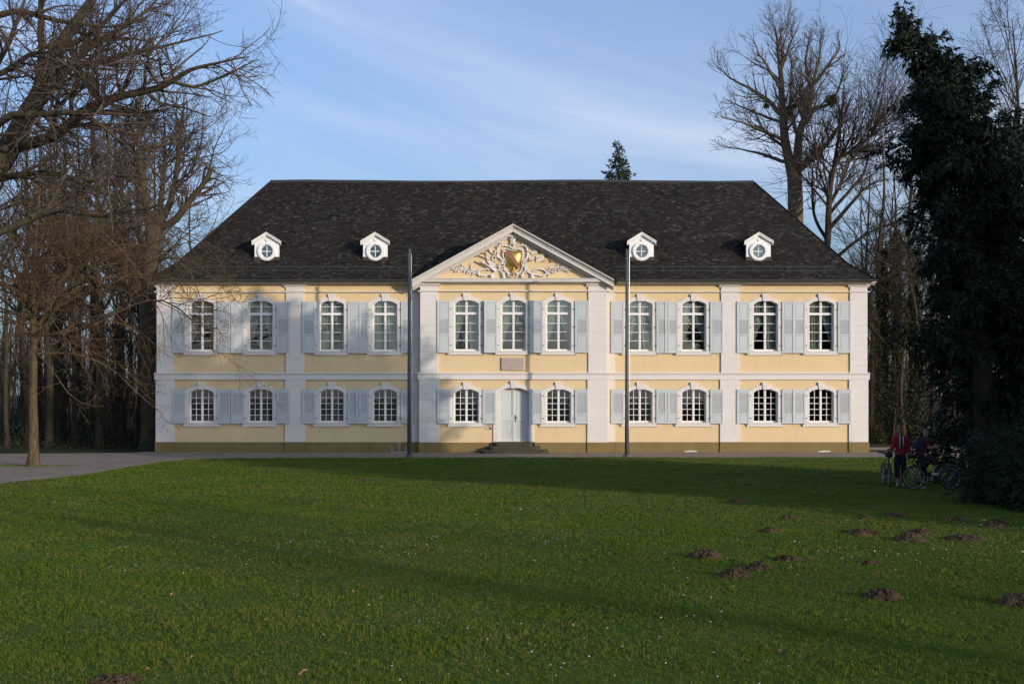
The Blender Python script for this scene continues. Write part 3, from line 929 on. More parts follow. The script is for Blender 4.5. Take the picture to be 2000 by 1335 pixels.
# cartouche frame
m = MB()
def scroll(m, pts, r, d0, knobs=0, seed=0, n=7):
    """a moulded band: swells and pinches along its length, with acanthus tips along its outer edge"""
    pp = [Vector(zp(x, y, d0)) for x, y in pts]
    out = []
    for i in range(len(pp) - 1):
        for k in range(5):
            tt = k / 5
            p0, p1, p2, p3 = pp[max(i-1, 0)], pp[i], pp[i+1], pp[min(i+2, len(pp)-1)]
            out.append(0.5 * ((2*p1) + (p2 - p0)*tt + (2*p0 - 5*p1 + 4*p2 - p3)*tt*tt + (3*p1 - p0 - 3*p2 + p3)*tt**3))
    out.append(pp[-1])
    k = len(out)
    m.tube(out, [r * (0.25 + 0.75 * math.sin(PI * (0.08 + 0.84 * i / (k - 1))) ** 0.6) * (0.82 + 0.18 * math.sin(i * 1.9)) for i in range(k)], n)
    rgk = random.Random(seed)
    c = Vector(zp(1010, 560, d0))
    for q in range(knobs):
        i = int((q + .5) / knobs * (k - 2))
        o_ = (out[i] - c); o_.y = 0; o_.normalize()
        t_ = (out[i+1] - out[i]).normalized()
        b = out[i] + o_ * r * .5
        e_ = b + o_ * r * rgk.uniform(1.3, 2.1) + t_ * r * rgk.uniform(-.9, .9)
        m.tube([b, (b + e_) / 2 + Vector((0, -r * .5, 0)) + t_ * r * .2, e_], [r * .40, r * .46, r * .08], 6)
L_ = [(1000, 428), (950, 410), (905, 405), (870, 440), (880, 520), (905, 590), (885, 640), (900, 700), (960, 740), (1010, 760)]
Rr = [(1000, 428), (1050, 412), (1100, 408), (1148, 440), (1145, 520), (1128, 590), (1145, 640), (1125, 700), (1070, 745), (1010, 760)]
for P_ in (L_, Rr): scroll(m, P_, 0.042, 0.07, 5, 1)
L2 = [(990, 375), (900, 355), (835, 360), (795, 420), (795, 500), (848, 540), (875, 590), (822, 620), (832, 700), (900, 745)]
R2 = [(1010, 375), (1100, 350), (1175, 358), (1212, 420), (1208, 520), (1168, 560), (1158, 620), (1190, 670), (1170, 720), (1110, 775)]
for k_, P_ in enumerate((L2, R2)): scroll(m, P_, 0.066, 0.05, 15, 3 + k_)
for P_ in ([(790, 540), (740, 560), (720, 520), (755, 500), (775, 530)], [(800, 480), (760, 470), (775, 430)], [(1210, 480), (1250, 540), (1290, 550), (1230, 560)], [(1200, 600), (1200, 680), (1240, 720), (1300, 700)],
           [(960, 360), (985, 395), (1030, 395), (1055, 360)], [(830, 350), (850, 315), (885, 335)], [(1130, 350), (1160, 325), (1205, 360)], [(870, 640), (840, 660), (860, 690), (885, 670)], [(1150, 640), (1185, 650), (1170, 690)], [(930, 720), (945, 770), (985, 780)], [(1080, 730), (1075, 775), (1045, 785)]):
    scroll(m, P_, 0.040, 0.07, 2, 9)
for x, y, r in ((815, 372, .04), (1195, 372, .04), (880, 470, .03), (1165, 560, .03), (870, 610, .035), (1000, 390, .06), (945, 745, .06), (1060, 740, .055)):
    m.ball(zp(x, y, 0.09), (r, r * .8, r), 8, 6)
m.build('cartouche', WHITE, ped, smooth=True)
# gilt shield: domed, with a red bend
m = MB()
sh = [(905, 450), (960, 430), (1000, 440), (1060, 430), (1130, 440), (1135, 520), (1120, 600), (1080, 660), (1010, 690), (940, 650), (905, 580), (910, 510)]
cx_, cy_ = 1015, 550
nr = 5
V = [zp(cx_, cy_, 0.22)]
for j in range(1, nr + 1):
    t_ = j / nr
    for x, y in sh: V.append(zp(cx_ + (x - cx_) * t_, cy_ + (y - cy_) * t_, 0.06 + 0.16 * math.sqrt(max(0, 1 - t_ * t_))))
k = len(sh)
f = [(0, 1 + (i+1) % k, 1 + i) for i in range(k)]
for j in range(nr - 1):
    f += [(1 + j*k + i, 1 + j*k + (i+1) % k, 1 + (j+1)*k + (i+1) % k, 1 + (j+1)*k + i) for i in range(k)]
m.add(V, f); shield = m.build('shield', GOLD, ped, smooth=True)
m = MB()
for a_, b_ in ((0, 1),):
    pts = [(905, 445), (960, 425), (1120, 640), (1085, 680)]
    v = []
    for t_ in np.linspace(0, 1, 7):
        for w_ in (0, 1):
            x = (pts[0][0]*(1-t_) + pts[3][0]*t_)*(1-w_) + (pts[1][0]*(1-t_) + pts[2][0]*t_)*w_
            y = (pts[0][1]*(1-t_) + pts[3][1]*t_)*(1-w_) + (pts[1][1]*(1-t_) + pts[2][1]*t_)*w_
            bulge = 0.10 + 0.15 * math.sin(PI * t_)
            v += [zp(x, y, bulge + 0.03), zp(x, y, bulge - 0.06)]
    f = []
    for i in range(6):
        a0 = i * 4
        f += [(a0, a0+4, a0+6, a0+2), (a0+1, a0+3, a0+7, a0+5), (a0, a0+1, a0+5, a0+4), (a0+2, a0+6, a0+7, a0+3)]
    f += [(0, 2, 3, 1), (24, 25, 27, 26)]
    m.add(v, f)
m.build('red_band', RED_ST, ped)
# crown: a neck, a band and two swelling arches
m = MB()
curl(m, [(985, 340), (990, 290), (975, 265)], 0.05, 0.045, 0.08); curl(m, [(1040, 340), (1030, 290), (1045, 265)], 0.05, 0.045, 0.08); curl(m, [(1010, 340), (1012, 265)], 0.045, 0.045, 0.11)
m.tube([zp(965, 255, .08), zp(1065, 255, .08)], 0.045, 8)
for dx_, r_ in ((-58, .085), (-22, .10), (22, .10), (58, .085)): m.ball(zp(1017 + dx_, 220, 0.12), (r_, r_ * .9, r_), 10, 7)
m.tube([zp(940, 245, .08), zp(1094, 245, .08)], 0.03, 8)
m.build('crown_ornament', WHITE, ped, smooth=True)
m = MB(); m.ball(zp(1017, 178, 0.11), 0.05, 8, 6); m.tube([zp(1017, 200, .13), zp(1017, 150, .13)], 0.018, 6); m.box(zp(1003, 0)[0], zp(1031, 0)[0], YR - 0.14, YR - 0.12, zp(0, 170)[2], zp(0, 163)[2])
m.build('orb', RED_ST, ped, smooth=True)
# pendant below
m = MB(); curl(m, [(1015, 670), (1030, 710), (1015, 760), (1030, 800)], 0.05, 0.03, 0.12); m.ball(zp(980, 800, 0.12), 0.055, 8, 6); m.ball(zp(1025, 690, .14), 0.07, 8, 6)
m.build('gilt_pendant', GOLD, ped, smooth=True)
# flags on poles, trophies
def banner(poly, d0=0.04, th=0.05):
    v = [zp(x, y, d0 + th * (0.6 + 0.4 * math.sin(i * 2.1))) for i, (x, y) in enumerate(poly)] + [zp(x, y, 0.0) for x, y in poly]
    k = len(poly)
    mm = MB(); mm.add(v, [tuple(range(k)), tuple(range(2*k-1, k-1, -1))] + [(i, (i+1) % k, (i+1) % k + k, i + k) for i in range(k)])
    return mm.build('banner', WHITE, ped)
banner([(630, 440), (660, 470), (690, 540), (740, 580), (770, 640), (760, 680), (700, 640), (655, 570), (635, 500)])
banner([(1335, 505), (1400, 480), (1450, 480), (1440, 540), (1400, 560), (1335, 585)])
banner([(1260, 440), (1330, 425), (1370, 430), (1350, 460), (1300, 480), (1265, 475)])
banner([(680, 400), (720, 430), (760, 490), (735, 480), (690, 440)])
OCHRE = M_paint('faded_ochre_stone', (0.38, 0.26, 0.16), 0.15, 0.8, 3.0)
for a_, b_, r_ in (((500, 480), (770, 590), .022), ((480, 575), (770, 720), .022), ((570, 440), (640, 470), .02), ((1220, 580), (1510, 475), .02), ((1420, 580), (1480, 560), .022), ((640, 400), (760, 480), .02), ((1340, 440), (1400, 415), .018)):
    m = MB(); m.tube([zp(*a_, .05), zp(*b_, .07)], r_, 6); m.build('trophy_shaft', OCHRE, ped, smooth=True)
for x, y in ((505, 485), (575, 445), (655, 405), (1375, 430), (1480, 490), (1545, 565)):
    m = MB(); m.tube([zp(x - 22, y - 16, .06), zp(x + 22, y + 16, .06)], [0.012, 0.03], 6); m.tube([zp(x - 5, y + 22, .06), zp(x + 8, y - 22, .06)], [0.028, 0.01], 6)
    m.build('shaft_tip', OCHRE, ped, smooth=True)
m = MB(); m.tube([zp(585, 590, .07), zp(700, 660, .09), zp(770, 710, .09)], [0.035, 0.05, 0.06], 10); m.ball(zp(590, 592, .08), .065, 8, 6)
m.build('cannon', WHITE, ped, smooth=True)
for a_, b_, r0_, r1_ in (((720, 745), (720, 820), .05, .10), ((870, 730), (890, 810), .05, .085), ((1275, 745), (1280, 815), .05, .10), ((1150, 740), (1130, 800), .04, .075)):
    m = MB(); m.tube([zp(*a_, .08), zp(*b_, .08)], [r0_, r1_], 10); m.build('tassel', WHITE, ped, smooth=True)
for P_ in ([(790, 690), (740, 740), (640, 770), (560, 770), (525, 735), (545, 700), (600, 690), (650, 680), (690, 700)],
           [(1200, 710), (1260, 745), (1330, 755), (1400, 775), (1460, 760), (1480, 730), (1440, 695), (1370, 680), (1320, 690), (1290, 720)]):
    m = MB(); scroll(m, P_, 0.055, 0.07, 9, 5); m.build('scroll_ornament', WHITE, ped, smooth=True)
# leafy branches running into both corners
def branch(pts, leaves):
    m = MB()
    curl(m, pts, 0.022, 0.014, 0.05)
    for x, y, ang, ln in leaves:
        a_ = R(ang)
        bend = .5 if (int(x + y) % 2) else -.35
        p = [(x, y), (x + ln*.35*math.cos(a_), y - ln*.35*math.sin(a_)), (x + ln*.75*math.cos(a_ + bend*.5), y - ln*.75*math.sin(a_ + bend*.5)), (x + ln*math.cos(a_ + bend), y - ln*math.sin(a_ + bend))]
        pp = [zp(q[0], q[1], 0.05 + 0.015 * i) for i, q in enumerate(p)]
        m.tube(pp, [0.016, 0.030, 0.022, 0.005], 6)
    m.build('leaf_branch', WHITE, ped, smooth=True)
rg = random.Random(8)
lv = []
for i in range(15):
    t_ = i / 14
    x, y = 500 - 290 * t_, 745 - 50 * math.sin(t_ * 2.2) - 8 * t_
    lv.append((x, y, 110 + 45 * t_ + rg.uniform(-12, 12), 95 - 25 * t_ + (35 if i == 5 else 0)))
    if i % 2: lv.append((x, y, 215 + rg.uniform(-15, 15), 50))
lv.append((470, 730, 120, 150)); lv.append((320, 690, 108, 120))
branch([(520, 750), (420, 720), (320, 700), (220, 720)], lv)
lv = []
for i in range(15):
    t_ = i / 14
    x, y = 1480 + 300 * t_, 745 - 60 * math.sin(t_ * 2.4)
    lv.append((x, y, 65 - 40 * t_ + rg.uniform(-12, 12), 90 - 20 * t_))
    if i % 2: lv.append((x, y, -45 + rg.uniform(-15, 15), 55))
branch([(1470, 750), (1580, 715), (1680, 690), (1770, 720)], lv)

# ---- roof
EAVE = (-0.55, 7.93, HX + 0.30)
KICK = (0.9, 8.85, 15.85)
RIDGE = (6.5, 13.68, 12.55)
def roof_pt(t):
    """(y, z, half width) on the front slope; t runs 0..1 up the slope"""
    l1 = math.dist(EAVE[:2], KICK[:2]); l2 = math.dist(KICK[:2], RIDGE[:2])
    d = t * (l1 + l2)
    if d <= l1:
        k = d / l1; A, B = EAVE, KICK
    else:
        k = (d - l1) / l2; A, B = KICK, RIDGE
    return tuple(A[i] + (B[i] - A[i]) * k for i in range(3))
LSL = math.dist(EAVE[:2], KICK[:2]) + math.dist(KICK[:2], RIDGE[:2])
roof_y = lambda z: KICK[0] + (z - KICK[1]) * (RIDGE[0] - KICK[0]) / (RIDGE[1] - KICK[1])
D = 13.0
m = MB()
def lvl(P):
    y, z, w = P
    return [(-w, y, z), (w, y, z), (w, D - y, z), (-w, D - y, z)]
v = lvl(EAVE) + lvl(KICK) + [(-RIDGE[2], RIDGE[0], RIDGE[1]), (RIDGE[2], RIDGE[0], RIDGE[1])]
m.add(v, [(0, 1, 5, 4), (1, 2, 6, 5), (2, 3, 7, 6), (3, 0, 4, 7), (4, 5, 9, 8), (5, 6, 9), (6, 7, 8, 9), (7, 4, 8), (0, 3, 2, 1)])
roof = m.build('roof', LEAD, house)
# slates: front slope and both hips, laid in courses (slightly uneven)
rng = np.random.default_rng(11)
SV, SF = [], []
EXPO, SWID = 0.125, 0.21
def slates(front, sgn=1):
    n = int(LSL / EXPO)
    for r in range(n + 1):
        t0, t1 = r * EXPO / LSL, min(1.0, (r + 1.55) * EXPO / LSL)
        y0, z0, w0 = roof_pt(t0); y1, z1, w1 = roof_pt(t1)
        if front: lo, hi = -w0, w0
        else: lo, hi = y0, D - y0
        lift = 0.022
        x = lo - (SWID * 0.5 if r % 2 else 0)
        xs = np.arange(x, hi, SWID) + rng.uniform(-0.02, 0.02, len(np.arange(x, hi, SWID)))
        for xa in xs:
            a, b = max(xa, lo), min(xa + SWID - 0.008, hi)
            if b - a < 0.03: continue
            if front:
                a1 = max(a, -w1); b1 = min(b, w1)
            else:
                a1 = max(a, y1); b1 = min(b, D - y1)
            if b1 < a1: a1 = b1 = (a1 + b1) / 2
            j0, j1, jl = rng.uniform(-0.016, 0.016), rng.uniform(-0.005, 0.02), lift + rng.uniform(-0.006, 0.018)
            jr = jl + rng.uniform(-0.012, 0.012)
            nf = len(SV)
            # outward normal direction in the slope's own section
            if front:
                P = [(a, y0 + j0, z0), (b, y0 + j0 + rng.uniform(-.01, .01), z0), (b1, y1, z1), (a1, y1, z1)]
                nv = (0, -0.65, 0.76)
            else:
                P = [(sgn * w0, a, z0), (sgn * w0, b, z0), (sgn * w1, b1, z1), (sgn * w1, a1, z1)]
                nv = (sgn * 0.78, 0, 0.62)
            off = [jl, jr, 0.004, 0.004]
            for p, o_ in zip(P, off): SV.append((p[0] + nv[0]*o_, p[1] + nv[1]*o_, p[2] + nv[2]*o_))
            SV.append((P[0][0] + nv[0]*0.002, P[0][1] + nv[1]*0.002, P[0][2] + nv[2]*0.002))
            SV.append((P[1][0] + nv[0]*0.002, P[1][1] + nv[1]*0.002, P[1][2] + nv[2]*0.002))
            SF.append((nf, nf+1, nf+2, nf+3)); SF.append((nf+4, nf+5, nf+1, nf))
slates(True); slates(False, 1); slates(False, -1)
tag(put('slate_shingle', np_mesh('slate_shingle', SV, [np.array(SF)], SLATE), roof), None, None, None, 'stuff')
# ridge and hip cappings, gutter, snow guard
m = MB()
rp = []
for i in range(15):
    x = -RIDGE[2] + 2 * RIDGE[2] * i / 14
    rp.append((x, RIDGE[0], RIDGE[1] + 0.02 + 0.03 * math.sin(x * 0.45) + 0.012 * math.sin(x * 1.7)))
m.tube(rp, 0.09, 8)
m.build('ridge_capping', LEAD, roof)
for s in (-1, 1):
    m = MB(); m.tube([(s * EAVE[2], EAVE[0], EAVE[1] + .02), (s * KICK[2], KICK[0], KICK[1] + .02), (s * RIDGE[2], RIDGE[0], RIDGE[1] + .02)], 0.05, 6); m.build('hip_capping', SLATE, roof)
for x0, x1 in ((-EAVE[2] - 0.05, RX0 - 0.40), (RX1 + 0.46, EAVE[2] + 0.05)):
    m = MB()
    pr = [(EAVE[0] - 0.03 + 0.075 * math.cos(a), 7.955 + 0.075 * math.sin(a)) for a in np.linspace(PI, 2*PI, 9)]
    pr = pr + [(y + (0.008 if i < 4 else -0.008), z + 0.008) for i, (y, z) in reversed(list(enumerate(pr)))]
    m.extrude_x(pr, x0, x1); m.build('gutter', GUTT, roof)
for x0, x1 in ((-14.6, -4.9), (4.9, 15.0)):
    m = MB()
    y, z, w = roof_pt(0.095)
    for h in (0.05, 0.24): m.box(x0, x1, y - 0.012, y + 0.012, z + h, z + h + 0.022)
    n = int((x1 - x0) / 0.09)
    for i in range(n):
        x = x0 + (x1 - x0) * i / n
        m.box(x, x + 0.012, y - 0.008, y + 0.008, z + 0.06, z + 0.25)
    for i in range(12):
        x = x0 + (x1 - x0) * (i + .5) / 12
        m.tube([(x, y, z - 0.02), (x, y, z + 0.27)], 0.014, 6); m.tube([(x, y, z + 0.24), (x, y + 0.35, z + 0.24)], 0.010, 5)
    m.build('snow_guard', GUTT, roof)
# slating on the pediment's own roof
SV, SF = [], []
for s in (-1, 1):
    ln = HS * math.sqrt(1 + SL * SL)
    for r in range(int(ln / EXPO)):
        x0_, x1_ = HS - r * EXPO * HS / ln, max(0, HS - (r + 1.5) * EXPO * HS / ln)
        for ya in np.arange(YR - 0.56, 3.2, SWID):
            nf = len(SV)
            if x0_ < 0.05: continue
            z0, z1 = ZA - SL * x0_ + 0.05 + rng.uniform(0, .012), ZA - SL * x1_ + 0.04
            SV += [(PXC + s*x0_, ya, z0), (PXC + s*x0_, ya + SWID - .008, z0), (PXC + s*x1_, ya + SWID - .008, z1), (PXC + s*x1_, ya, z1)]
            SF.append((nf, nf+1, nf+2, nf+3))
tag(put('slate_shingle', np_mesh('slate_shingle', SV, [np.array(SF)], SLATE), ped), None, None, None, 'stuff')

# dormers
def dormer(px):
    yf, zf = 1.10, 9.02
    cx = px_at(px, yf)
    hw, ze, za, zc = 0.58, 9.93, 10.30, W(0, 490.5, yf).z
    d = empty('dormer', (cx, 0, 0)); d.parent = house
    Rw = 0.30
    m = MB()
    ry = lambda z: roof_y(z) + 0.05
    # front plate with a round hole
    n = 24
    cir = [(Rw * math.cos(2*PI*i/n), zc + Rw * math.sin(2*PI*i/n)) for i in range(n)]
    def edge(a):
        c, s_ = math.cos(a), math.sin(a)
        k = 1e9
        if abs(c) > 1e-6: k = min(k, hw / abs(c))
        if s_ < -1e-6: k = min(k, (9.13 - zc) / s_)
        if s_ > 1e-6:
            # gable slopes: z = za - g|x|
            g = (za - ze) / hw
            k = min(k, (za - zc) / (s_ + g * abs(c)))
        return (k * c, zc + k * s_)
    out = [edge(2*PI*i/n) for i in range(n)]
    for i in range(n):
        a = math.atan2(out[i][1]-zc, out[i][0])
    # put exact corners in
    m.ring(out, cir, yf, yf + 0.10, closed=True)
    m.build('dormer_front', SASH, d)
    for s in (-1, 1):
        m = MB()
        m.add([(s*hw, yf + 0.102, 9.0), (s*hw, yf + 0.102, ze), (s*hw, ry(ze), ze), (s*(hw - .05), yf + 0.102, 9.0), (s*(hw - .05), yf + 0.102, ze), (s*(hw - .05), ry(ze), ze)],
              [(0, 1, 2), (3, 5, 4), (0, 2, 5, 3), (0, 3, 4, 1), (1, 4, 5, 2)])
        m.build('dormer_cheek', SLATE, d)
    m = MB(); m.bbox(-hw - 0.03, hw + 0.03, yf - 0.03, yf + 0.3, zf - 0.12, 9.20, 0.01); m.build('flashing', COPPER, d)
    # moulded gable: rakes with a short level return
    m = MB()
    g = (za - ze) / hw
    for s in (-1, 1):
        prof = [(0.0, -0.15), (0.05, -0.15), (0.07, -0.10), (0.13, -0.08), (0.13, -0.03), (0.16, 0.0), (0.16, 0.045), (0.0, 0.045)]
        v = []
        for xx in (0.0, hw + 0.11):
            for o_, h in prof: v.append((s*xx, yf - o_, za - g * xx * 0.96 + h + 0.02))
        k = len(prof)
        m.add(v, [tuple(range(k)), tuple(range(k, 2*k))] + [(i, (i+1) % k, (i+1) % k + k, i + k) for i in range(k)])
    m.build('dormer_gable', SASH, d)
    m = MB()
    for s in (-1, 1):
        zz = lambda x: za - g * x * 0.96 + 0.075
        x1 = hw + 0.12
        m.add([(0, yf - 0.17, zz(0)), (s*x1, yf - 0.17, zz(x1)), (s*x1, ry(zz(x1)), zz(x1)), (0, ry(zz(0)), zz(0)),
               (0, yf - 0.17, zz(0) + .03), (s*x1, yf - 0.17, zz(x1) + .03), (s*x1, ry(zz(x1)), zz(x1) + .03), (0, ry(zz(0)), zz(0) + .03)],
              [(0, 1, 2, 3), (4, 5, 6, 7), (0, 4, 5, 1), (1, 5, 6, 2)])
    m.build('dormer_roof', SLATE, d)
    # round window: ring moulding, cross bars, four panes
    m = MB()
    def circ(r, k=32): return [(r * math.cos(2*PI*i/k), zc + r * math.sin(2*PI*i/k)) for i in range(k)]
    m.ring(circ(0.42), circ(0.305), yf - 0.075, yf - 0.001, closed=True); m.ring(circ(0.455), circ(0.422), yf - 0.045, yf - 0.0015, closed=True)
    m.build('window_ring', SASH, d)
    m = MB()
    m.ring(circ(0.3045), circ(0.268), yf + 0.03, yf + 0.07, closed=True)
    m.box(-0.018, 0.018, yf + 0.028, yf + 0.068, zc - 0.28, zc + 0.28)
    m.box(-0.28, -0.019, yf + 0.031, yf + 0.066, zc - 0.018, zc + 0.018); m.box(0.019, 0.28, yf + 0.031, yf + 0.066, zc - 0.018, zc + 0.018)
    m.build('window_bars', SASH, d)
    for q in range(4):
        pts = [(0.0, zc)] + [(0.285 * math.cos(q*PI/2 + PI/2*i/8), zc + 0.285 * math.sin(q*PI/2 + PI/2*i/8)) for i in range(9)]
        m = MB(); m.prism(pts, yf + 0.046, yf + 0.052); m.build('pane', GLASS, d)
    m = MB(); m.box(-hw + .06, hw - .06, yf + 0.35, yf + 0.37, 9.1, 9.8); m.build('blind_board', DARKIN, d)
    # iron letter above the window
    m = MB()
    m.box(-0.075, -0.055, yf - 0.012, yf - 0.001, zc + 0.475, zc + 0.60); m.box(-0.0545, 0.02, yf - 0.012, yf - 0.001, zc + 0.475, zc + 0.493)
    m.build('letter', LEAD, d)
for p in (521, 733, 1253, 1481.5): dormer(p)

# ------------------------------------------------------------------ trees
def unit(a): return a / (np.linalg.norm(a, axis=-1, keepdims=True) + 1e-12)
def resample(pts, K, rng=None, jit=0.0):
    """smooth curve of K points through hand-set points"""
    p = [np.array(q, float) for q in pts]
    out = []
    n = len(p) - 1
    for k in range(K):
        u = k / (K - 1) * n
        i = min(int(u), n - 1); t_ = u - i
        p0, p1, p2, p3 = p[max(i-1, 0)], p[i], p[i+1], p[min(i+2, n)]
        out.append(0.5 * (2*p1 + (p2 - p0)*t_ + (2*p0 - 5*p1 + 4*p2 - p3)*t_**2 + (3*p1 - p0 - 3*p2 + p3)*t_**3))
    out = np.array(out)
    if rng is not None and jit > 0:
        out[1:] += np.cumsum(rng.normal(0, jit, (K-1, 3)), 0) * 0.5
    return out
def grow(rng, P0, D0, L, R0, R1, K, wander, up):
    N = len(P0)
    P = np.zeros((N, K, 3)); P[:, 0] = P0
    d = unit(D0.copy())
    st = (L / (K - 1))[:, None]
    for k in range(1, K):
        d = unit(d + rng.normal(0, wander, (N, 3)) + np.array([0, 0, 1.0]) * (up if np.isscalar(up) else up[:, None]))
        P[:, k] = P[:, k-1] + d * st
    u = np.linspace(0, 1, K)[None, :]
    Rr = R0[:, None] * (1 - u) + R1[:, None] * u
    return P, Rr
def plen(P): return np.linalg.norm(np.diff(P, axis=1), axis=2).sum(1)
def children(rng, P, Rr, count, t0=0.25, t1=0.97, ang=(50, 14), ratio=0.45, rvar=0.3, rr=0.55, r1=0.003, K=6, wander=0.18, up=0.04, tshort=0.5, lmin=0.05, side=None, pw=1.0):
    N, KK, _ = P.shape
    Ls = plen(P)
    w = Ls ** pw
    idx = rng.choice(N, count, p=w / w.sum())
    tt = rng.uniform(t0, t1, count)
    f = tt * (KK - 1)
    i = np.minimum(f.astype(int), KK - 2); fr = (f - i)[:, None]
    A, B = P[idx, i], P[idx, i + 1]
    p = A * (1 - fr) + B * fr
    tan = unit(B - A)
    rad = Rr[idx, i] * (1 - fr[:, 0]) + Rr[idx, i + 1] * fr[:, 0]
    v = rng.normal(0, 1, (count, 3))
    if side is not None: v = v * np.array(side)
    perp = unit(v - (v * tan).sum(1, keepdims=True) * tan)
    a = np.radians(np.clip(rng.normal(ang[0], ang[1], count), 12, 100))[:, None]
    d = tan * np.cos(a) + perp * np.sin(a)
    L = np.maximum(lmin, Ls[idx] * ratio * (1 - tshort * tt) * rng.uniform(1 - rvar, 1 + rvar, count))
    return grow(rng, p, d, L, np.maximum(rad * rr, r1 * 1.3), np.full(count, r1), K, wander, up)
def tubes(levels):
    """levels: list of (P, R, sides) -> verts, quads"""
    V, Q, base = [], [], 0
    for P, Rr, S in levels:
        N, K, _ = P.shape
        T = np.zeros_like(P)
        T[:, 1:-1] = P[:, 2:] - P[:, :-2]; T[:, 0] = P[:, 1] - P[:, 0]; T[:, -1] = P[:, -1] - P[:, -2]
        T = unit(T)
        main = unit(P[:, -1] - P[:, 0])
        ref = np.where(np.abs(main[:, 2:3]) < 0.8, np.array([[0, 0, 1.0]]), np.array([[0, 1.0, 0.1]]))
        U = unit(np.cross(T, ref[:, None, :])); Wv = np.cross(T, U)
        a = np.linspace(0, 2*PI, S, endpoint=False)
        X = P[:, :, None, :] + Rr[:, :, None, None] * (U[:, :, None, :] * np.cos(a)[None, None, :, None] + Wv[:, :, None, :] * np.sin(a)[None, None, :, None])
        V.append(X.reshape(-1, 3))
        n = np.arange(N)[:, None, None] * K * S; k = np.arange(K - 1)[None, :, None] * S; s = np.arange(S)[None, None, :]
        s2 = (s + 1) % S
        q = np.stack([n + k + s, n + k + s2, n + k + S + s2, n + k + S + s], -1).reshape(-1, 4) + base
        Q.append(q); base += N * K * S
    return np.concatenate(V), np.concatenate(Q)
def leaf_quads(rng, P, D, ln, wd):
    """diamond leaves at P pointing along D"""
    N = len(P)
    D = unit(D)
    S = unit(np.cross(D, rng.normal(0, 1, (N, 3))))
    ln = np.broadcast_to(ln, (N,))[:, None]; wd = np.broadcast_to(wd, (N,))[:, None]
    V = np.stack([P, P + D*ln*0.45 + S*wd*0.5, P + D*ln, P + D*ln*0.45 - S*wd*0.5], 1).reshape(-1, 3)
    return V, np.arange(4*N).reshape(-1, 4)
def tube_mesh(name, levels, mat, smooth=True):
    V, Q = tubes(levels)
    return np_mesh(name, V, [Q], mat, smooth)
def limb(rng, pts, r0, r1, K=16, jit=0.03):
    P = resample(pts, K, rng, jit)[None]
    u = np.linspace(0, 1, K)[None]
    return P, r0 + (r1 - r0) * u
def stack(lst):
    return np.concatenate([a for a, b in lst]), np.concatenate([b for a, b in lst])
def flare(Rr, k=0.6):
    """root flare on the first points of a trunk"""
    Rr = Rr.copy(); Rr[:, 0] *= 1 + k; Rr[:, 1] *= 1 + k * 0.25
    return Rr
def plant_tree(name, label, cat, group, loc, rz, parts, scale=1.0):
    """parts: list of (part name, mesh)"""
    e = empty(name, loc, rz)
    e.scale = (scale,) * 3
    tag(e, label, cat, group)
    for n, me in parts: put(n, me, e)
    return e
def wpts(pxs, Y, dy=None):
    """hand-read limb: photo pixels at depth Y (dy: extra depth per point)"""
    return [tuple(W(x, y, Y + (dy[i] if dy else 0.0))) for i, (x, y) in enumerate(pxs)]
def local(P, o): return P - np.array(o)

# ---- great old tree at the left edge, its trunk outside the picture
rng = np.random.default_rng(101)
Y0 = -23.5
base = np.array([-15.6, Y0, 0.0])
L0 = [limb(rng, [tuple(base), (-15.2, Y0, 4.0)] + wpts([(-45, 385), (10, 310), (45, 245), (83, 180), (119, 97), (155, 40), (205, -30), (250, -110)], Y0, [0, 0, 0.2, 0.4, 0.7, 1.0, 1.3, 1.6]), 0.43, 0.05, 26, 0.02)]
L1 = []
def lb(px, dy, r0, r1, K=16): L1.append(limb(rng, wpts(px, Y0, dy), r0, r1, K, 0.025))
lb([(66, 205), (81, 130), (83, 50), (88, -40), (100, -130)], [0.3, 0, -.4, -.8, -1.2], 0.14, 0.03)
lb([(25, 288), (108, 266), (162, 223), (216, 194), (288, 176), (334, 158), (381, 129), (440, 118), (495, 108)], [0, -.5, -.9, -1.3, -1.6, -1.9, -2.2, -2.4, -2.6], 0.17, 0.012, 22)
lb([(334, 158), (378, 172), (431, 158), (470, 140), (510, 118)], [-1.9, -2.0, -2.0, -2.2, -2.3], 0.05, 0.01)
lb([(288, 180), (320, 205), (370, 215), (420, 235)], [-1.6, -1.3, -1, -.9], 0.05, 0.01)
lb([(52, 232), (90, 190), (119, 150), (144, 133), (200, 122), (252, 104), (306, 93), (380, 78), (440, 62)], [0, .3, .6, .9, 1.2, 1.4, 1.7, 1.9, 2.1], 0.14, 0.012, 20)
lb([(88, 170), (140, 120), (190, 82), (240, 50), (290, 10), (330, -40)], [.4, .9, 1.4, 1.9, 2.3, 2.6], 0.13, 0.02)
lb([(119, 100), (170, 70), (230, 20), (280, -40)], [.6, 0, -.5, -1], 0.09, 0.02)
lb([(-60, 345), (0, 232), (83, 223), (151, 219), (200, 250), (260, 300), (310, 350)], [0, -1.2, -1.6, -2.0, -2.3, -2.4, -2.5], 0.12, 0.012, 18)
lb([(-40, 360), (30, 340), (110, 335), (190, 370), (270, 400), (330, 430)], [.5, 1.2, 1.6, 2.0, 2.3, 2.5], 0.11, 0.012, 18)
lb([(-120, 480), (0, 453), (72, 421), (126, 410), (190, 420), (260, 405), (330, 395)], [-1, -1.4, -1.6, -1.8, -2.0, -2.2, -2.4], 0.11, 0.012, 18)
lb([(60, 424), (130, 385), (180, 350), (230, 330), (290, 290), (340, 280), (400, 270)], [-1.6, -1.2, -.8, -.5, -.3, 0, .2], 0.08, 0.012, 18)
lb([(-80, 150), (0, 145), (60, 108), (105, 105), (160, 118)], [-1, -1.4, -1.8, -2, -2.2], 0.10, 0.015)
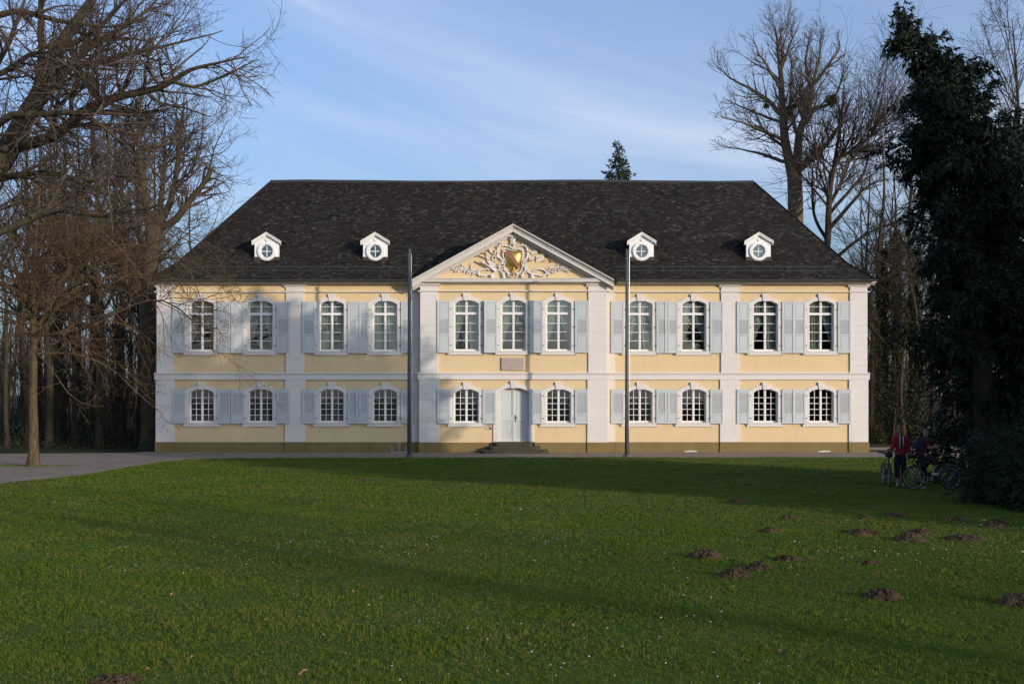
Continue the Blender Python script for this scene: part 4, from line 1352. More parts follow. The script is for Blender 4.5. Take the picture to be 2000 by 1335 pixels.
lb([(-80, 60), (20, 25), (90, 40), (150, 50), (230, 55), (300, 30)], [-1, -1.4, -1.6, -1.8, -2, -2.2], 0.10, 0.012)
lb([(-90, 240), (-20, 150), (20, 80), (45, 10), (60, -60)], [1, 1.2, 1.4, 1.6, 1.8], 0.12, 0.02)
def pad(lst, K):
    out = []
    for P, Rr in lst:
        k = P.shape[1]
        u = np.linspace(0, k - 1, K); i = np.minimum(u.astype(int), k - 2); f = (u - i)
        out.append((P[:, i] * (1 - f)[None, :, None] + P[:, i + 1] * f[None, :, None], Rr[:, i] * (1 - f) + Rr[:, i + 1] * f))
    return out
A0 = stack(pad(L0, 26)); A1 = stack(pad(L1, 20))
A1b = children(rng, *A1, 60, 0.15, 0.95, (48, 12), 0.36, 0.4, 0.6, 0.010, 10, 0.13, 0.03, 0.4)
par2 = stack(pad([A1], 10) + [A1b])
A2 = children(rng, *par2, 370, 0.12, 0.98, (48, 15), 0.38, 0.4, 0.5, 0.005, 8, 0.17, 0.03, 0.4, 0.5)
A3 = children(rng, *A2, 2100, 0.15, 1.0, (45, 16), 0.50, 0.4, 0.6, 0.0035, 6, 0.20, 0.03, 0.4, 0.25)
A4 = children(rng, *A3, 6000, 0.2, 1.0, (42, 16), 0.50, 0.4, 0.7, 0.0032, 4, 0.2, 0.03, 0.4, 0.14)
loc = lambda A: (A[0] - base, A[1])
plant_tree('old_tree', 'huge old bare tree at the left edge with long limbs reaching across the sky', 'tree', None, tuple(base), 0, [
    ('trunk', tube_mesh('trunk', [(local(A0[0], base), flare(A0[1]), 12), (*loc(A1), 8)], BARK_OLD)),
    ('crown', tube_mesh('crown', [(*loc(A1b), 6), (*loc(A2), 5), (*loc(A3), 3), (*loc(A4), 3)], TWIG_OLD))])

# ---- young tree on the gravel: straight trunk, wide hanging crown of fine twigs
rng = np.random.default_rng(202)
Y0 = -10.5
base = np.array([W(65, 910, Y0).x, Y0, 0.0])
B0 = limb(rng, [tuple(base), tuple(base + [0.0, 0, 1.5])] + wpts([(64, 760), (66, 680), (64, 610), (68, 520), (72, 430), (80, 340)], Y0), 0.195, 0.03, 22, 0.01)
B1 = children(rng, *B0, 46, 0.40, 0.97, (72, 10), 0.66, 0.25, 0.50, 0.012, 14, 0.085, 0.02, 0.45)
# long low limbs that reach towards the house
LL = [limb(rng, wpts(px, Y0, dy), r0, 0.012, 14, 0.03) for px, dy, r0 in (
    ([(66, 640), (120, 590), (180, 565), (232, 543), (300, 500), (370, 505), (430, 555)], [0, -.4, -.8, -1.2, -1.5, -1.8, -2], 0.085),
    ([(66, 655), (110, 650), (170, 640), (250, 600), (310, 585), (370, 620), (420, 690)], [0, -.6, -1, -1.4, -1.7, -1.9, -2.1], 0.075),
    ([(66, 600), (110, 540), (170, 500), (240, 480), (310, 490), (370, 530), (400, 600)], [0, .5, .8, 1.1, 1.3, 1.5, 1.6], 0.08),
    ([(66, 660), (40, 640), (10, 620), (-40, 630), (-90, 690)], [0, -.4, -.8, -1.2, -1.6], 0.07),
    ([(66, 680), (100, 720), (135, 770), (165, 790), (200, 790)], [0, -.5, -1.0, -1.3, -1.5], 0.035),
    ([(66, 690), (150, 690), (220, 720), (270, 770), (310, 800)], [0, .5, 1, 1.4, 1.6], 0.05),
    ([(68, 560), (130, 520), (200, 470), (270, 440), (330, 440), (400, 480)], [0, -1, -1.6, -2.2, -2.8, -3.2], 0.075))]
B1 = stack(pad([B1], 14) + pad(LL, 14))
B2 = children(rng, *B1, 470, 0.12, 0.98, (52, 14), 0.38, 0.4, 0.5, 0.006, 8, 0.17, -0.035, 0.4, 0.4)
B3 = children(rng, *B2, 2400, 0.12, 1.0, (46, 16), 0.44, 0.4, 0.55, 0.0042, 6, 0.22, -0.04, 0.35, 0.25)
B4 = children(rng, *B3, 7600, 0.2, 1.0, (44, 16), 0.52, 0.4, 0.7, 0.0038, 4, 0.24, -0.02, 0.35, 0.14)
plant_tree('young_tree', 'young tree on the gravel with a straight brown trunk and hanging reddish twigs', 'tree', None, tuple(base), 0, [
    ('trunk', tube_mesh('trunk', [(B0[0] - base, flare(B0[1], 0.45), 14), (B1[0] - base, B1[1], 6)], BARK_YOUNG)),
    ('crown', tube_mesh('crown', [(B2[0] - base, B2[1], 4), (B3[0] - base, B3[1], 3), (B4[0] - base, B4[1], 3)], TWIG_YOUNG))])

# ---- thick dark tree touching the house's left corner, top cut off
rng = np.random.default_rng(303)
Y0 = 3.4
base = np.array([W(292, 870, Y0).x, Y0, 0.0])
C0 = [limb(rng, [tuple(base)] + wpts([(292, 800), (290, 700), (288, 600), (296, 500), (308, 440)], Y0), 0.44, 0.34, 20, 0.01)]
C1 = [limb(rng, wpts(px, Y0, dy), r0, r1, 16, 0.03) for px, dy, r0, r1 in (
    ([(300, 480), (285, 400), (276, 320), (274, 240), (270, 190)], [0, -.5, -.8, -1, -1.2], 0.26, 0.05),
    ([(308, 440), (330, 400), (345, 330), (350, 260), (357, 205)], [0, .4, .7, .9, 1], 0.22, 0.04),
    ([(310, 440), (318, 360), (323, 300), (320, 240)], [0, 1, 1.4, 1.6], 0.18, 0.03),
    ([(312, 445), (345, 430), (375, 395), (398, 365), (415, 333)], [0, -.5, -.8, -1, -1.1], 0.20, 0.11),
    ([(394, 368), (400, 330), (410, 325), (418, 295), (432, 262), (446, 232)], [-1, -1, -1.1, -1.2, -1.3, -1.4], 0.07, 0.012),
    ([(405, 350), (425, 350), (440, 362), (452, 372)], [-1.1, -1.3, -1.4, -1.5], 0.045, 0.01),
    ([(296, 520), (260, 440), (235, 370), (225, 320)], [0, .8, 1.2, 1.5], 0.16, 0.04),
    ([(290, 560), (250, 500), (200, 450), (150, 430)], [0, -.8, -1.5, -2], 0.12, 0.03),
    ([(340, 360), (375, 330), (390, 280), (395, 230)], [.6, .5, .4, .3], 0.08, 0.02))]
C0s, C1s = stack(C0), stack(C1)
C2 = children(rng, *C1s, 140, 0.25, 0.98, (40, 14), 0.42, 0.4, 0.5, 0.008, 8, 0.14, 0.07, 0.3, 0.5)
C3 = children(rng, *C2, 1000, 0.12, 1.0, (42, 14), 0.52, 0.4, 0.6, 0.005, 6, 0.17, 0.06, 0.35, 0.25)
C4 = children(rng, *C3, 2400, 0.2, 1.0, (40, 14), 0.5, 0.4, 0.7, 0.0045, 4, 0.18, 0.05, 0.3, 0.15)
plant_tree('pollarded_tree', 'thick dark bare tree beside the left corner of the house, one limb broken off', 'tree', None, tuple(base), 0, [
    ('trunk', tube_mesh('trunk', [(C0s[0] - base, flare(C0s[1], 0.35), 14), (C1s[0] - base, C1s[1], 9)], BARK_OLD)),
    ('crown', tube_mesh('crown', [(C2[0] - base, C2[1], 5), (C3[0] - base, C3[1], 3), (C4[0] - base, C4[1], 3)], TWIG_OLD))])

# ---- tall bare tree behind the right end of the roof
rng = np.random.default_rng(404)
Y0 = 17.0
base = np.array([W(1553, 700, Y0).x, Y0, 0.0])
E0 = [limb(rng, [tuple(base), tuple(base + [0, 0, 6])] + wpts([(1553, 420), (1550, 334)], Y0), 0.54, 0.44, 16, 0.01)]
E1 = [limb(rng, wpts(px, Y0, dy), r0, r1, 20, 0.035) for px, dy, r0, r1 in (
    ([(1548, 345), (1534, 273), (1529, 201), (1525, 137), (1518, 92), (1514, 50)], [0, .3, .4, .4, .4, .4], 0.34, 0.02),
    ([(1555, 340), (1559, 273), (1568, 234), (1580, 201), (1588, 162), (1601, 110), (1605, 75)], [0, -.3, -.6, -.8, -1, -1.2, -1.3], 0.30, 0.02),
    ([(1558, 335), (1602, 295), (1630, 260), (1649, 225), (1662, 190)], [0, -.6, -1.2, -1.6, -1.8], 0.20, 0.02),
    ([(1527, 225), (1495, 190), (1459, 169), (1425, 150), (1401, 125)], [.4, .8, 1.2, 1.5, 1.8], 0.16, 0.015),
    ([(1534, 275), (1495, 258), (1450, 240), (1405, 225)], [.3, -.4, -.9, -1.3], 0.14, 0.015),
    ([(1575, 215), (1605, 205), (1628, 190), (1650, 140), (1664, 118)], [-.8, -1, -1.2, -1.4, -1.5], 0.13, 0.015),
    ([(1588, 165), (1615, 130), (1638, 98), (1634, 75)], [-1, -1.2, -1.4, -1.5], 0.12, 0.015),
    ([(1585, 190), (1575, 130), (1578, 100), (1580, 75)], [-.8, -.3, 0, 0], 0.11, 0.015),
    ([(1527, 180), (1500, 130), (1482, 100), (1472, 78)], [.4, 0, -.3, -.5], 0.12, 0.015),
    ([(1560, 275), (1545, 200), (1550, 140), (1548, 100)], [0, .8, 1.2, 1.4], 0.13, 0.015),
    ([(1551, 330), (1590, 300), (1610, 270), (1622, 235)], [0, 1, 1.5, 2], 0.13, 0.015),
    ([(1545, 320), (1500, 300), (1460, 290), (1420, 285)], [0, 1, 1.5, 2], 0.13, 0.015),
    ([(1525, 140), (1540, 100), (1547, 75), (1545, 55)], [.4, .5, .6, .6], 0.09, 0.012),
    ([(1530, 240), (1490, 225), (1445, 205), (1412, 190)], [.4, 1.2, 1.8, 2.2], 0.10, 0.012))]
E0s, E1s = stack(E0), stack(E1)
E2 = children(rng, *E1s, 210, 0.12, 0.99, (40, 12), 0.36, 0.4, 0.42, 0.010, 9, 0.12, 0.08, 0.45, 0.6)
E3 = children(rng, *E2, 1250, 0.12, 1.0, (38, 13), 0.48, 0.4, 0.55, 0.007, 6, 0.14, 0.07, 0.35, 0.3)
E4 = children(rng, *E3, 3000, 0.2, 1.0, (36, 13), 0.5, 0.4, 0.7, 0.006, 4, 0.15, 0.06, 0.3, 0.2)
plant_tree('tall_tree', 'tall bare tree with two main stems rising behind the right end of the roof', 'tree', None, tuple(base), 0, [
    ('trunk', tube_mesh('trunk', [(E0s[0] - base, flare(E0s[1]), 14), (E1s[0] - base, E1s[1], 8)], BARK_TALL)),
    ('crown', tube_mesh('crown', [(E2[0] - base, E2[1], 5), (E3[0] - base, E3[1], 3), (E4[0] - base, E4[1], 3)], TWIG_TALL))])
# mistletoe balls in it
def mistletoe(px, py, dy, r, label):
    rg = np.random.default_rng(int(px))
    c = np.array(W(px, py, Y0 + dy))
    n = 420 if r > 0.3 else 160
    d = unit(rg.normal(0, 1, (n, 3)))
    P, Rr = grow(rg, np.zeros((n, 3)), d, r * rg.uniform(0.75, 1.1, n), np.full(n, .008), np.full(n, .005), 4, 0.25, 0)
    e = empty('mistletoe', tuple(c)); tag(e, label, 'plant', 'mistletoe in the tall tree')
    put('stem', tube_mesh('stem', [(P, Rr, 3)], MISTLE), e)
    V, Q = leaf_quads(rg, P[:, 1:].reshape(-1, 3), rg.normal(0, 1, (n*3, 3)), 0.10, 0.03)
    put('foliage', np_mesh('foliage', V, [Q], MISTLE), e)
mistletoe(1624, 196, -1.2, 0.46, 'larger round mistletoe clump on a right branch of the tall bare tree')
mistletoe(1497, 207, 0.8, 0.22, 'small mistletoe clump on a left branch of the tall bare tree')

# ---- tree with the upswept limb between tall tree and conifers, and a slim one to the left of the tall tree
rng = np.random.default_rng(505)
Y0 = 14.0
base = np.array([W(1616, 700, Y0).x, Y0, 0.0])
G0 = [limb(rng, [tuple(base)] + wpts([(1612, 560), (1617, 449), (1620, 374), (1635, 312), (1674, 292), (1703, 262), (1721, 228)], Y0, [0, 0, 0, 0, -.6, -1, -1.2]), 0.26, 0.02, 20, 0.02)]
G1 = [limb(rng, wpts(px, Y0, dy), r0, 0.02, 14, 0.03) for px, dy, r0 in (
    ([(1622, 365), (1635, 290), (1642, 230), (1650, 180)], [0, .5, .8, 1], 0.14), ([(1617, 450), (1660, 400), (1700, 360), (1740, 350)], [0, -.6, -1, -1.4], 0.14),
    ([(1616, 470), (1590, 420), (1585, 350), (1590, 300)], [0, .6, 1, 1.2], 0.12), ([(1617, 420), (1660, 370), (1690, 330), (1700, 280)], [0, 1, 1.5, 1.8], 0.12),
    ([(1614, 520), (1660, 480), (1710, 450), (1760, 430)], [0, -.8, -1.4, -2], 0.13), ([(1640, 308), (1665, 260), (1672, 210)], [0, -.3, -.5], 0.09), ([(1615, 500), (1570, 470), (1545, 430)], [0, -.6, -1], 0.09))]
G0s, G1s = stack(pad(G0, 16)), stack(pad(G1, 16))
Gp = stack([G0s, G1s])
G2 = children(rng, *Gp, 170, 0.35, 0.99, (42, 13), 0.34, 0.4, 0.45, 0.009, 8, 0.13, 0.06, 0.4, 0.6)
G3 = children(rng, *G2, 1300, 0.12, 1.0, (40, 14), 0.5, 0.4, 0.6, 0.006, 6, 0.15, 0.05, 0.35, 0.3)
G4 = children(rng, *G3, 3000, 0.2, 1.0, (40, 14), 0.5, 0.4, 0.7, 0.0055, 4, 0.17, 0.04, 0.3, 0.2)
plant_tree('bare_tree', 'dark bare tree with one limb sweeping up to the right, right of the tall tree', 'tree', None, tuple(base), 0, [
    ('trunk', tube_mesh('trunk', [(G0s[0] - base, flare(G0s[1]), 10), (G1s[0] - base, G1s[1], 7)], BARK_WOOD)),
    ('crown', tube_mesh('crown', [(G2[0] - base, G2[1], 5), (G3[0] - base, G3[1], 3), (G4[0] - base, G4[1], 3)], TWIG_WOOD))])

# ---- woodland prototypes: slender straight trees, copied with their own turn and height
def wood_proto(seed, H, r, start, spread, n1, n2, n3, n4, up, bend=0.25):
    rng = np.random.default_rng(seed)
    q = [(0, 0, 0)]
    for i in range(1, 6): q.append((rng.normal(0, bend) * i / 5, rng.normal(0, bend) * i / 5, H * i / 5))
    P0 = limb(rng, q, r, 0.02, 18, 0.02)
    P1 = children(rng, *P0, n1, start, 0.98, (42, 12), spread, 0.35, 0.45, 0.014, 10, 0.10, up, 0.55)
    P2 = children(rng, *P1, n2, 0.15, 0.98, (44, 14), 0.42, 0.4, 0.5, 0.009, 7, 0.15, up * 0.7, 0.4, 0.4)
    P3 = children(rng, *P2, n3, 0.12, 1.0, (42, 14), 0.5, 0.4, 0.6, 0.006, 5, 0.17, up * 0.5, 0.35, 0.25)
    lv = [(*P2, 4), (*P3, 3)]
    if n4:
        lv.append((*children(rng, *P3, n4, 0.2, 1.0, (42, 14), 0.55, 0.4, 0.7, 0.0055, 3, 0.18, up * 0.4, 0.3, 0.18), 3))
    return [('trunk', tube_mesh('trunk', [(P0[0], flare(P0[1], 0.4), 10), (*P1, 5)], BARK_WOOD)), ('crown', tube_mesh('crown', lv, TWIG_WOOD))]
WOOD = [wood_proto(1, 17, 0.21, 0.34, 0.36, 22, 110, 480, 800, 0.05),
        wood_proto(2, 20, 0.28, 0.30, 0.34, 24, 125, 540, 850, 0.06),
        wood_proto(3, 14, 0.14, 0.25, 0.32, 20, 100, 430, 650, 0.07, 0.45),
        wood_proto(4, 19, 0.24, 0.40, 0.30, 22, 110, 480, 800, 0.08)]
SLIM = [wood_proto(11, 9, 0.065, 0.12, 0.30, 18, 70, 330, 0, 0.08, 0.5), wood_proto(12, 7, 0.05, 0.10, 0.36, 16, 64, 280, 0, 0.06, 0.6)]
TALLP = wood_proto(21, 24, 0.34, 0.35, 0.36, 34, 220, 1300, 2300, 0.07)
rp_ = random.Random(77)
PROTO_DONE = {}
def wood(name, protos, spots, label, cat, group):
    for x, y, s in spots:
        k = rp_.randrange(len(protos))
        plant_tree(name, label, cat, group, (x, y, -0.03), rp_.uniform(0, 6.28), protos[k], s)
# left wood: rows of trunks behind the gravel
sp = []
for px, Y, s in ((10, 4, 1.0), (45, 8, .95), (92, 5, 1.05), (118, 11, .9), (150, 6, 1.1), (176, 9, 1.0), (205, 4.5, .95), (228, 12, 1.05), (252, 7.5, 1.0), (275, 14, 1.0), (-30, 6, 1.1), (-70, 10, 1.0), (-120, 5, 1.0), (70, 16, 1.0),
                 (110, 19, 1.1), (160, 23, 1.0), (215, 21, 1.05), (265, 25, 1.0), (300, 22, 1.0), (340, 26, .95), (375, 30, .9), (90, 33, 1.05), (250, 38, 1.0), (310, 36, .95), (420, 36, .8)):
    sp.append((px_at(px, Y) + rp_.uniform(-.3, .3), Y + rp_.uniform(-.6, .6), s * rp_.uniform(.92, 1.08)))
wood('woodland_tree', WOOD, sp, 'slender bare woodland tree in the dark wood left of the house', 'tree', 'woodland trees left of the house')
sp = []
for i in range(34):
    Y = rp_.uniform(3.0, 26); px = rp_.uniform(-90, 300)
    sp.append((px_at(px, Y), Y, rp_.uniform(.7, 1.25)))
wood('sapling', SLIM, sp, 'thin bare sapling in the undergrowth of the wood left of the house', 'tree', 'saplings in the left wood')
# right wood
sp = []
for px, Y, s in ((1712, 11, .75), (1768, 9, .85), (1820, 13, .9), (1745, 18, .8), (1700, 22, .85), (1795, 24, .9), (1850, 20, .95), (1660, 27, .72), (1900, 16, 1.0), (1600, 30, .72), (1950, 25, 1.0), (1720, 34, .8), (1780, 38, .85), (1640, 38, .75), (1440, 32, .66), (1400, 36, .66), (1475, 28, .66), (1540, 36, .72), (2010, 12, 1.0), (1575, 24, .72), (1680, 16, .7)):
    sp.append((px_at(px, Y), Y, s * rp_.uniform(.95, 1.05)))
wood('woodland_tree', WOOD, sp, 'bare tree in the tangle of trees right of the house', 'tree', 'woodland trees right of the house')
sp = []
for i in range(24):
    Y = rp_.uniform(9, 28); px = rp_.uniform(1690, 1960)
    sp.append((px_at(px, Y), Y, rp_.uniform(.7, 1.3)))
wood('sapling', SLIM, sp, 'thin bare sapling in the undergrowth of the wood right of the house', 'tree', 'saplings in the right wood')
# crowns seen over the roof on the left and the big crown behind the conifers
sp = [(px_at(470, 26), 26, .78), (px_at(560, 30), 30, .80), (px_at(520, 33), 33, .76)]
wood('distant_tree', WOOD[:1] + WOOD[2:3], sp, 'bare tree top showing above the left slope of the roof', 'tree', 'tree tops over the left roof slope')
plant_tree('bare_tree', 'pale bare tree rising above the dark conifers at the right edge', 'tree', None, (px_at(1985, 22), 22, 0), 0.7, TALLP, 1.12)

# ---- ivy clad trunks right of the house
def ivy_tree(px, Y, H, hi, label, seed, proto, s):
    e = plant_tree('ivy_clad_tree', label, 'tree', 'ivy clad trees right of the house', (px_at(px, Y), Y, -0.03), seed, WOOD[proto], s)
    rg = np.random.default_rng(seed)
    n = 9000
    z = rg.uniform(0, hi, n) ** 1.0
    lump = 0.35 + 0.28 * np.sin(z * 1.7 + seed) * np.sin(z * 0.6 + 2 * seed) + 0.15 * np.sin(5.1 * z)
    a = rg.uniform(0, 2*PI, n)
    rr = (0.16 + np.abs(rg.normal(0, 1, n)) * 0.42 * np.clip(lump, 0.12, 1)) * (1 - 0.45 * z / hi)
    P = np.stack([rr*np.cos(a), rr*np.sin(a), z / s], 1)
    Dn = np.stack([np.cos(a), np.sin(a), rg.normal(-.5, .6, n)], 1) + rg.normal(0, .5, (n, 3))
    V, Q = leaf_quads(rg, P, Dn, rg.uniform(.10, .2, n), rg.uniform(.07, .14, n))
    put('ivy', np_mesh('ivy', V, [Q], IVYLEAF), e)
ivy_tree(1724, 9.0, 14, 10.5, 'ivy covered trunk nearest to the right corner of the house', 3, 1, .85)
ivy_tree(1752, 12.0, 14, 12.0, 'thickly ivy covered trunk, middle one of three right of the house', 5, 3, .85)
ivy_tree(1786, 8.0, 14, 9.0, 'ivy covered trunk right of the house beside the dark conifers', 8, 1, .9)

# ---- conifers at the right
def conifer_parts(seed, axis, r0, nb, len_fn, droop, n2, nleaf, leaf, mat, wide=0.05, cluster=1.0, t0=0.04, n3=0):
    """axis: trunk points (local). len_fn(t, direction) gives the branch length; sprays hang in clumps with gaps between"""
    rng = np.random.default_rng(seed)
    P0 = limb(rng, axis, r0, 0.02, 24, 0.02)
    tt = t0 + (0.995 - t0) * rng.uniform(0, 1, nb) ** 1.25
    f = tt * 23; i = np.minimum(f.astype(int), 22); fr = (f - i)[:, None]
    p = P0[0][0][i] * (1 - fr) + P0[0][0][i+1] * fr
    a = rng.uniform(0, 2*PI, nb)
    d = np.stack([np.cos(a), np.sin(a), rng.uniform(0.0, 0.55, nb)], 1)
    L = np.array([len_fn(t_, a_) for t_, a_ in zip(tt, a)]) * rng.uniform(0.35, 1.15, nb)
    P1 = grow(rng, p, d, L, 0.012 + 0.012 * L, np.full(nb, .006), 8, 0.10, -droop)
    P2 = children(rng, *P1, n2, 0.25, 1.0, (50, 15), 0.40, 0.4, 0.5, 0.004, 6, 0.14, -droop * 1.4, 0.3, 0.2)
    P3 = children(rng, *P2, n3 or n2 * 3, 0.15, 1.0, (48, 15), 0.50, 0.35, 0.6, 0.003, 5, 0.12, -0.16, 0.3, 0.10)
    K = P3[0].shape[1]
    w = plen(P3[0]); idx = rng.choice(len(w), nleaf, p=w / w.sum())
    u = rng.uniform(0.02, 1, nleaf) * (K - 1); j = np.minimum(u.astype(int), K - 2); fr = (u - j)[:, None]
    A, B = P3[0][idx, j], P3[0][idx, j+1]
    q = A * (1 - fr) + B * fr + rng.normal(0, 0.012 * cluster, (nleaf, 3))
    Dd = unit(B - A) + rng.normal(0, 0.42, (nleaf, 3)) + np.array([0, 0, -0.25])
    V, Q = leaf_quads(rng, q, Dd, rng.uniform(0.6, 1.3, nleaf) * leaf, rng.uniform(0.7, 1.3, nleaf) * wide)
    return [('trunk', tube_mesh('trunk', [(P0[0], flare(P0[1], .3), 10), (*P1, 4)], BARK_CON)), ('foliage', np_mesh('foliage', V, [Q], mat))]
Yc = -21.5
bc = np.array([W(1925, 945, Yc).x, Yc, 0.0])
axis = [(0, 0, 0)] + [tuple(np.array(p) - bc) for p in wpts([(1918, 700), (1902, 500), (1884, 340), (1864, 258), (1832, 170), (1804, 112), (1778, 60), (1762, 14)], Yc)]
def lenA(t_, a):
    side = math.cos(a)
    l = np.interp(t_, [.1, .27, .49, .60, .68, .75, .82, .91, .97, 1], [2.0, 2.35, 2.2, 1.5, 1.0, 1.15, .66, .34, .20, .10])
    r = np.interp(t_, [.1, .27, .49, .62, .70, .77, .82, .87, .92, .97, 1], [2.1, 2.1, 2.0, 1.7, 1.2, .7, 1.05, .50, .42, .24, .10])
    k = 0.66 + 0.46 * math.sin(t_ * 47 + 2.2 * math.sin(a * 2 + 1)) * (1.05 if t_ > .55 else .35)
    return max(0.12, (l if side < 0 else r) * k)
plant_tree('conifer', 'dark conifer with a leaning ragged top, left one at the right edge', 'conifer', 'dark conifers at the right edge', tuple(bc), 0,
           conifer_parts(61, axis, 0.30, 600, lenA, 0.085, 3800, 115000, 0.165, CONLEAF, 0.046, t0=.13, n3=15000))
b2 = np.array([14.9, -19.6, 0.0])
plant_tree('conifer', 'broad dark conifer behind the leaning one, cut by the right edge', 'conifer', 'dark conifers at the right edge', tuple(b2), 0,
           conifer_parts(62, [(0, 0, 0), (.1, 0, 4), (-.1, .1, 8), (.3, 0, 11.4)], 0.35, 360, lambda t_, a: (0.4 + 2.6 * (1 - t_) ** 0.75) * (.85 + .3 * math.sin(29 * t_ + 2 * a)), 0.07, 2600, 66000, 0.18, CONLEAF, 0.052, n3=9000, t0=.12))
b3 = np.array([17.6, -23.0, 0.0])
plant_tree('conifer', 'tall dark conifer standing just outside the right edge', 'conifer', 'dark conifers at the right edge', tuple(b3), 0,
           conifer_parts(63, [(0, 0, 0), (.1, 0, 5), (-.2, .1, 9), (.1, 0, 13)], 0.35, 320, lambda t_, a: (0.4 + 2.9 * (1 - t_) ** 0.8), 0.07, 2000, 28000, 0.26, CONLEAF, 0.085))
# evergreen shrub in front of them
rng = np.random.default_rng(64)
n = 900
b4 = np.array([W(2030, 995, -26.4).x, -26.4, 0.0])
def dome(n, rx, ry, h, rng):
    a = rng.uniform(0, 2*PI, n); e = np.arcsin(rng.uniform(0.0, 1, n))
    k = 1 + 0.16 * np.sin(3*a + 1) + 0.12 * np.sin(5*a + 3*e) + 0.08 * np.sin(9 * a + 7 * e)
    return np.stack([rx*k*np.cos(a)*np.cos(e), ry*k*np.sin(a)*np.cos(e), h*k*np.sin(e)], 1)
tips = dome(n, 1.55, 1.6, 1.75, rng)
st0 = tips * rng.uniform(.0, .25, (n, 1)) * [1, 1, 0]
K = 6
u = np.linspace(0, 1, K)[None, :, None]
PS = st0[:, None] * (1 - u) + tips[:, None] * u + rng.normal(0, .04, (n, K, 3)) * u
PS[:, :, 2] += 0.25 * np.sin(u[..., 0] * PI)
PS2 = children(rng, PS, np.full((n, K), .006), 3800, 0.35, 1.0, (45, 15), .32, .4, .6, .003, 5, .2, -.05, .3, .2)
idx = rng.integers(0, 3800, 60000); j = rng.integers(1, 5, 60000)
V, Q = leaf_quads(rng, PS2[0][idx, j] + rng.normal(0, .03, (60000, 3)), unit(PS2[0][idx, j] - PS2[0][idx, j-1]) + rng.normal(0, .5, (60000, 3)) + [0, 0, -.25], rng.uniform(.07, .13, 60000), rng.uniform(.016, .030, 60000))
V[:, 2] = np.maximum(V[:, 2], 0.035)
plant_tree('evergreen_shrub', 'low dark evergreen shrub reaching the ground below the conifers', 'shrub', None, tuple(b4), 0, [
    ('stem', tube_mesh('stem', [(PS, np.full((n, K), .008), 3)], BARK_CON)), ('foliage', np_mesh('foliage', V, [Q], BUSHLEAF))])
# far conifer peeping over the ridge
Yf = 40.0
bf = np.array([px_at(1210, Yf), Yf, 0.0])
hf = W(1210, 279, Yf).z
plant_tree('distant_conifer', 'small pale green conifer top showing above the roof ridge', 'conifer', None, tuple(bf), 0,
           conifer_parts(66, [(0, 0, 0), (.1, 0, hf * .4), (0, .1, hf * .75), (-.05, 0, hf)], 0.22, 210, lambda t_, a: 0.25 + 4.4 * (1 - t_) * (1 + .25 * math.sin(40 * t_)), -0.015, 1100, 16000, 0.26, FARCON, 0.10, 2.2, 0.55, 3400))

# ---- undergrowth and far wood: masses nobody could count
def mass(name, label, cat, n, xf, yf, hf_, leaf, wid, mat, seed):
    rng = np.random.default_rng(seed)
    x = rng.uniform(*xf, n); y = rng.uniform(*yf, n)
    hh = hf_ * (0.45 + 0.55 * np.sin(x * 0.9 + 2) * np.sin(x * 0.37 + y * 0.5) + 0.35 * rng.uniform(-1, 1, n))
    hh = np.clip(hh, 0.3, None)
    z = rng.uniform(0, 1, n) ** 1.5 * hh
    P = np.stack([x, y, z], 1)
    Dn = rng.normal(0, 1, (n, 3)) + [0, 0, .8]
    V, Q = leaf_quads(rng, P, Dn, rng.uniform(.6, 1.4, n) * leaf, rng.uniform(.6, 1.4, n) * wid)
    return tag(put(name, np_mesh(name, V, [Q], mat)), label, cat, None, 'stuff')
mass('undergrowth', 'dark low undergrowth between the trunks left of the house', 'undergrowth', 52000, (-46, -17.6), (2.6, 26), 1.35, .13, .055, UNDER, 71)
mass('undergrowth', 'dark low undergrowth between the trunks right of the house', 'undergrowth', 46000, (18.2, 48), (9.5, 28), 1.6, .13, .055, UNDER, 72)
# far wood: many thin upright stems and twigs in one mass, on both sides and behind the house
rng = np.random.default_rng(73)
n = 1200
x = np.concatenate([rng.uniform(-95, -10, n // 2), rng.uniform(8, 95, n // 2)]); y = rng.uniform(42, 85, n)
P, Rr = grow(rng, np.stack([x, y, np.zeros(n)], 1), np.tile([[0, 0, 1.0]], (n, 1)) + rng.normal(0, .06, (n, 3)), rng.uniform(4, 13, n) * np.where((x > -22) & (x < 20), .9, 1), rng.uniform(.05, .16, n), np.full(n, .02), 6, .05, .05)
P2 = children(rng, P, Rr, 2600, .2, 1.0, (38, 14), .38, .4, .4, .012, 4, .14, .08, .4, .4)
P3 = children(rng, *P2, 4200, .2, 1.0, (38, 14), .5, .4, .5, .010, 3, .14, .06, .3, .3)
tag(put('far_wood', tube_mesh('far_wood', [(P, Rr, 4), (*P2, 3), (*P3, 3)], TWIG_WOOD)), 'far bare wood closing the view behind the trees', 'woodland', None, 'stuff')
mass('far_undergrowth', 'dark scrub at the foot of the far wood', 'undergrowth', 30000, (-95, 95), (40, 80), 2.0, .35, .16, UNDER, 74)

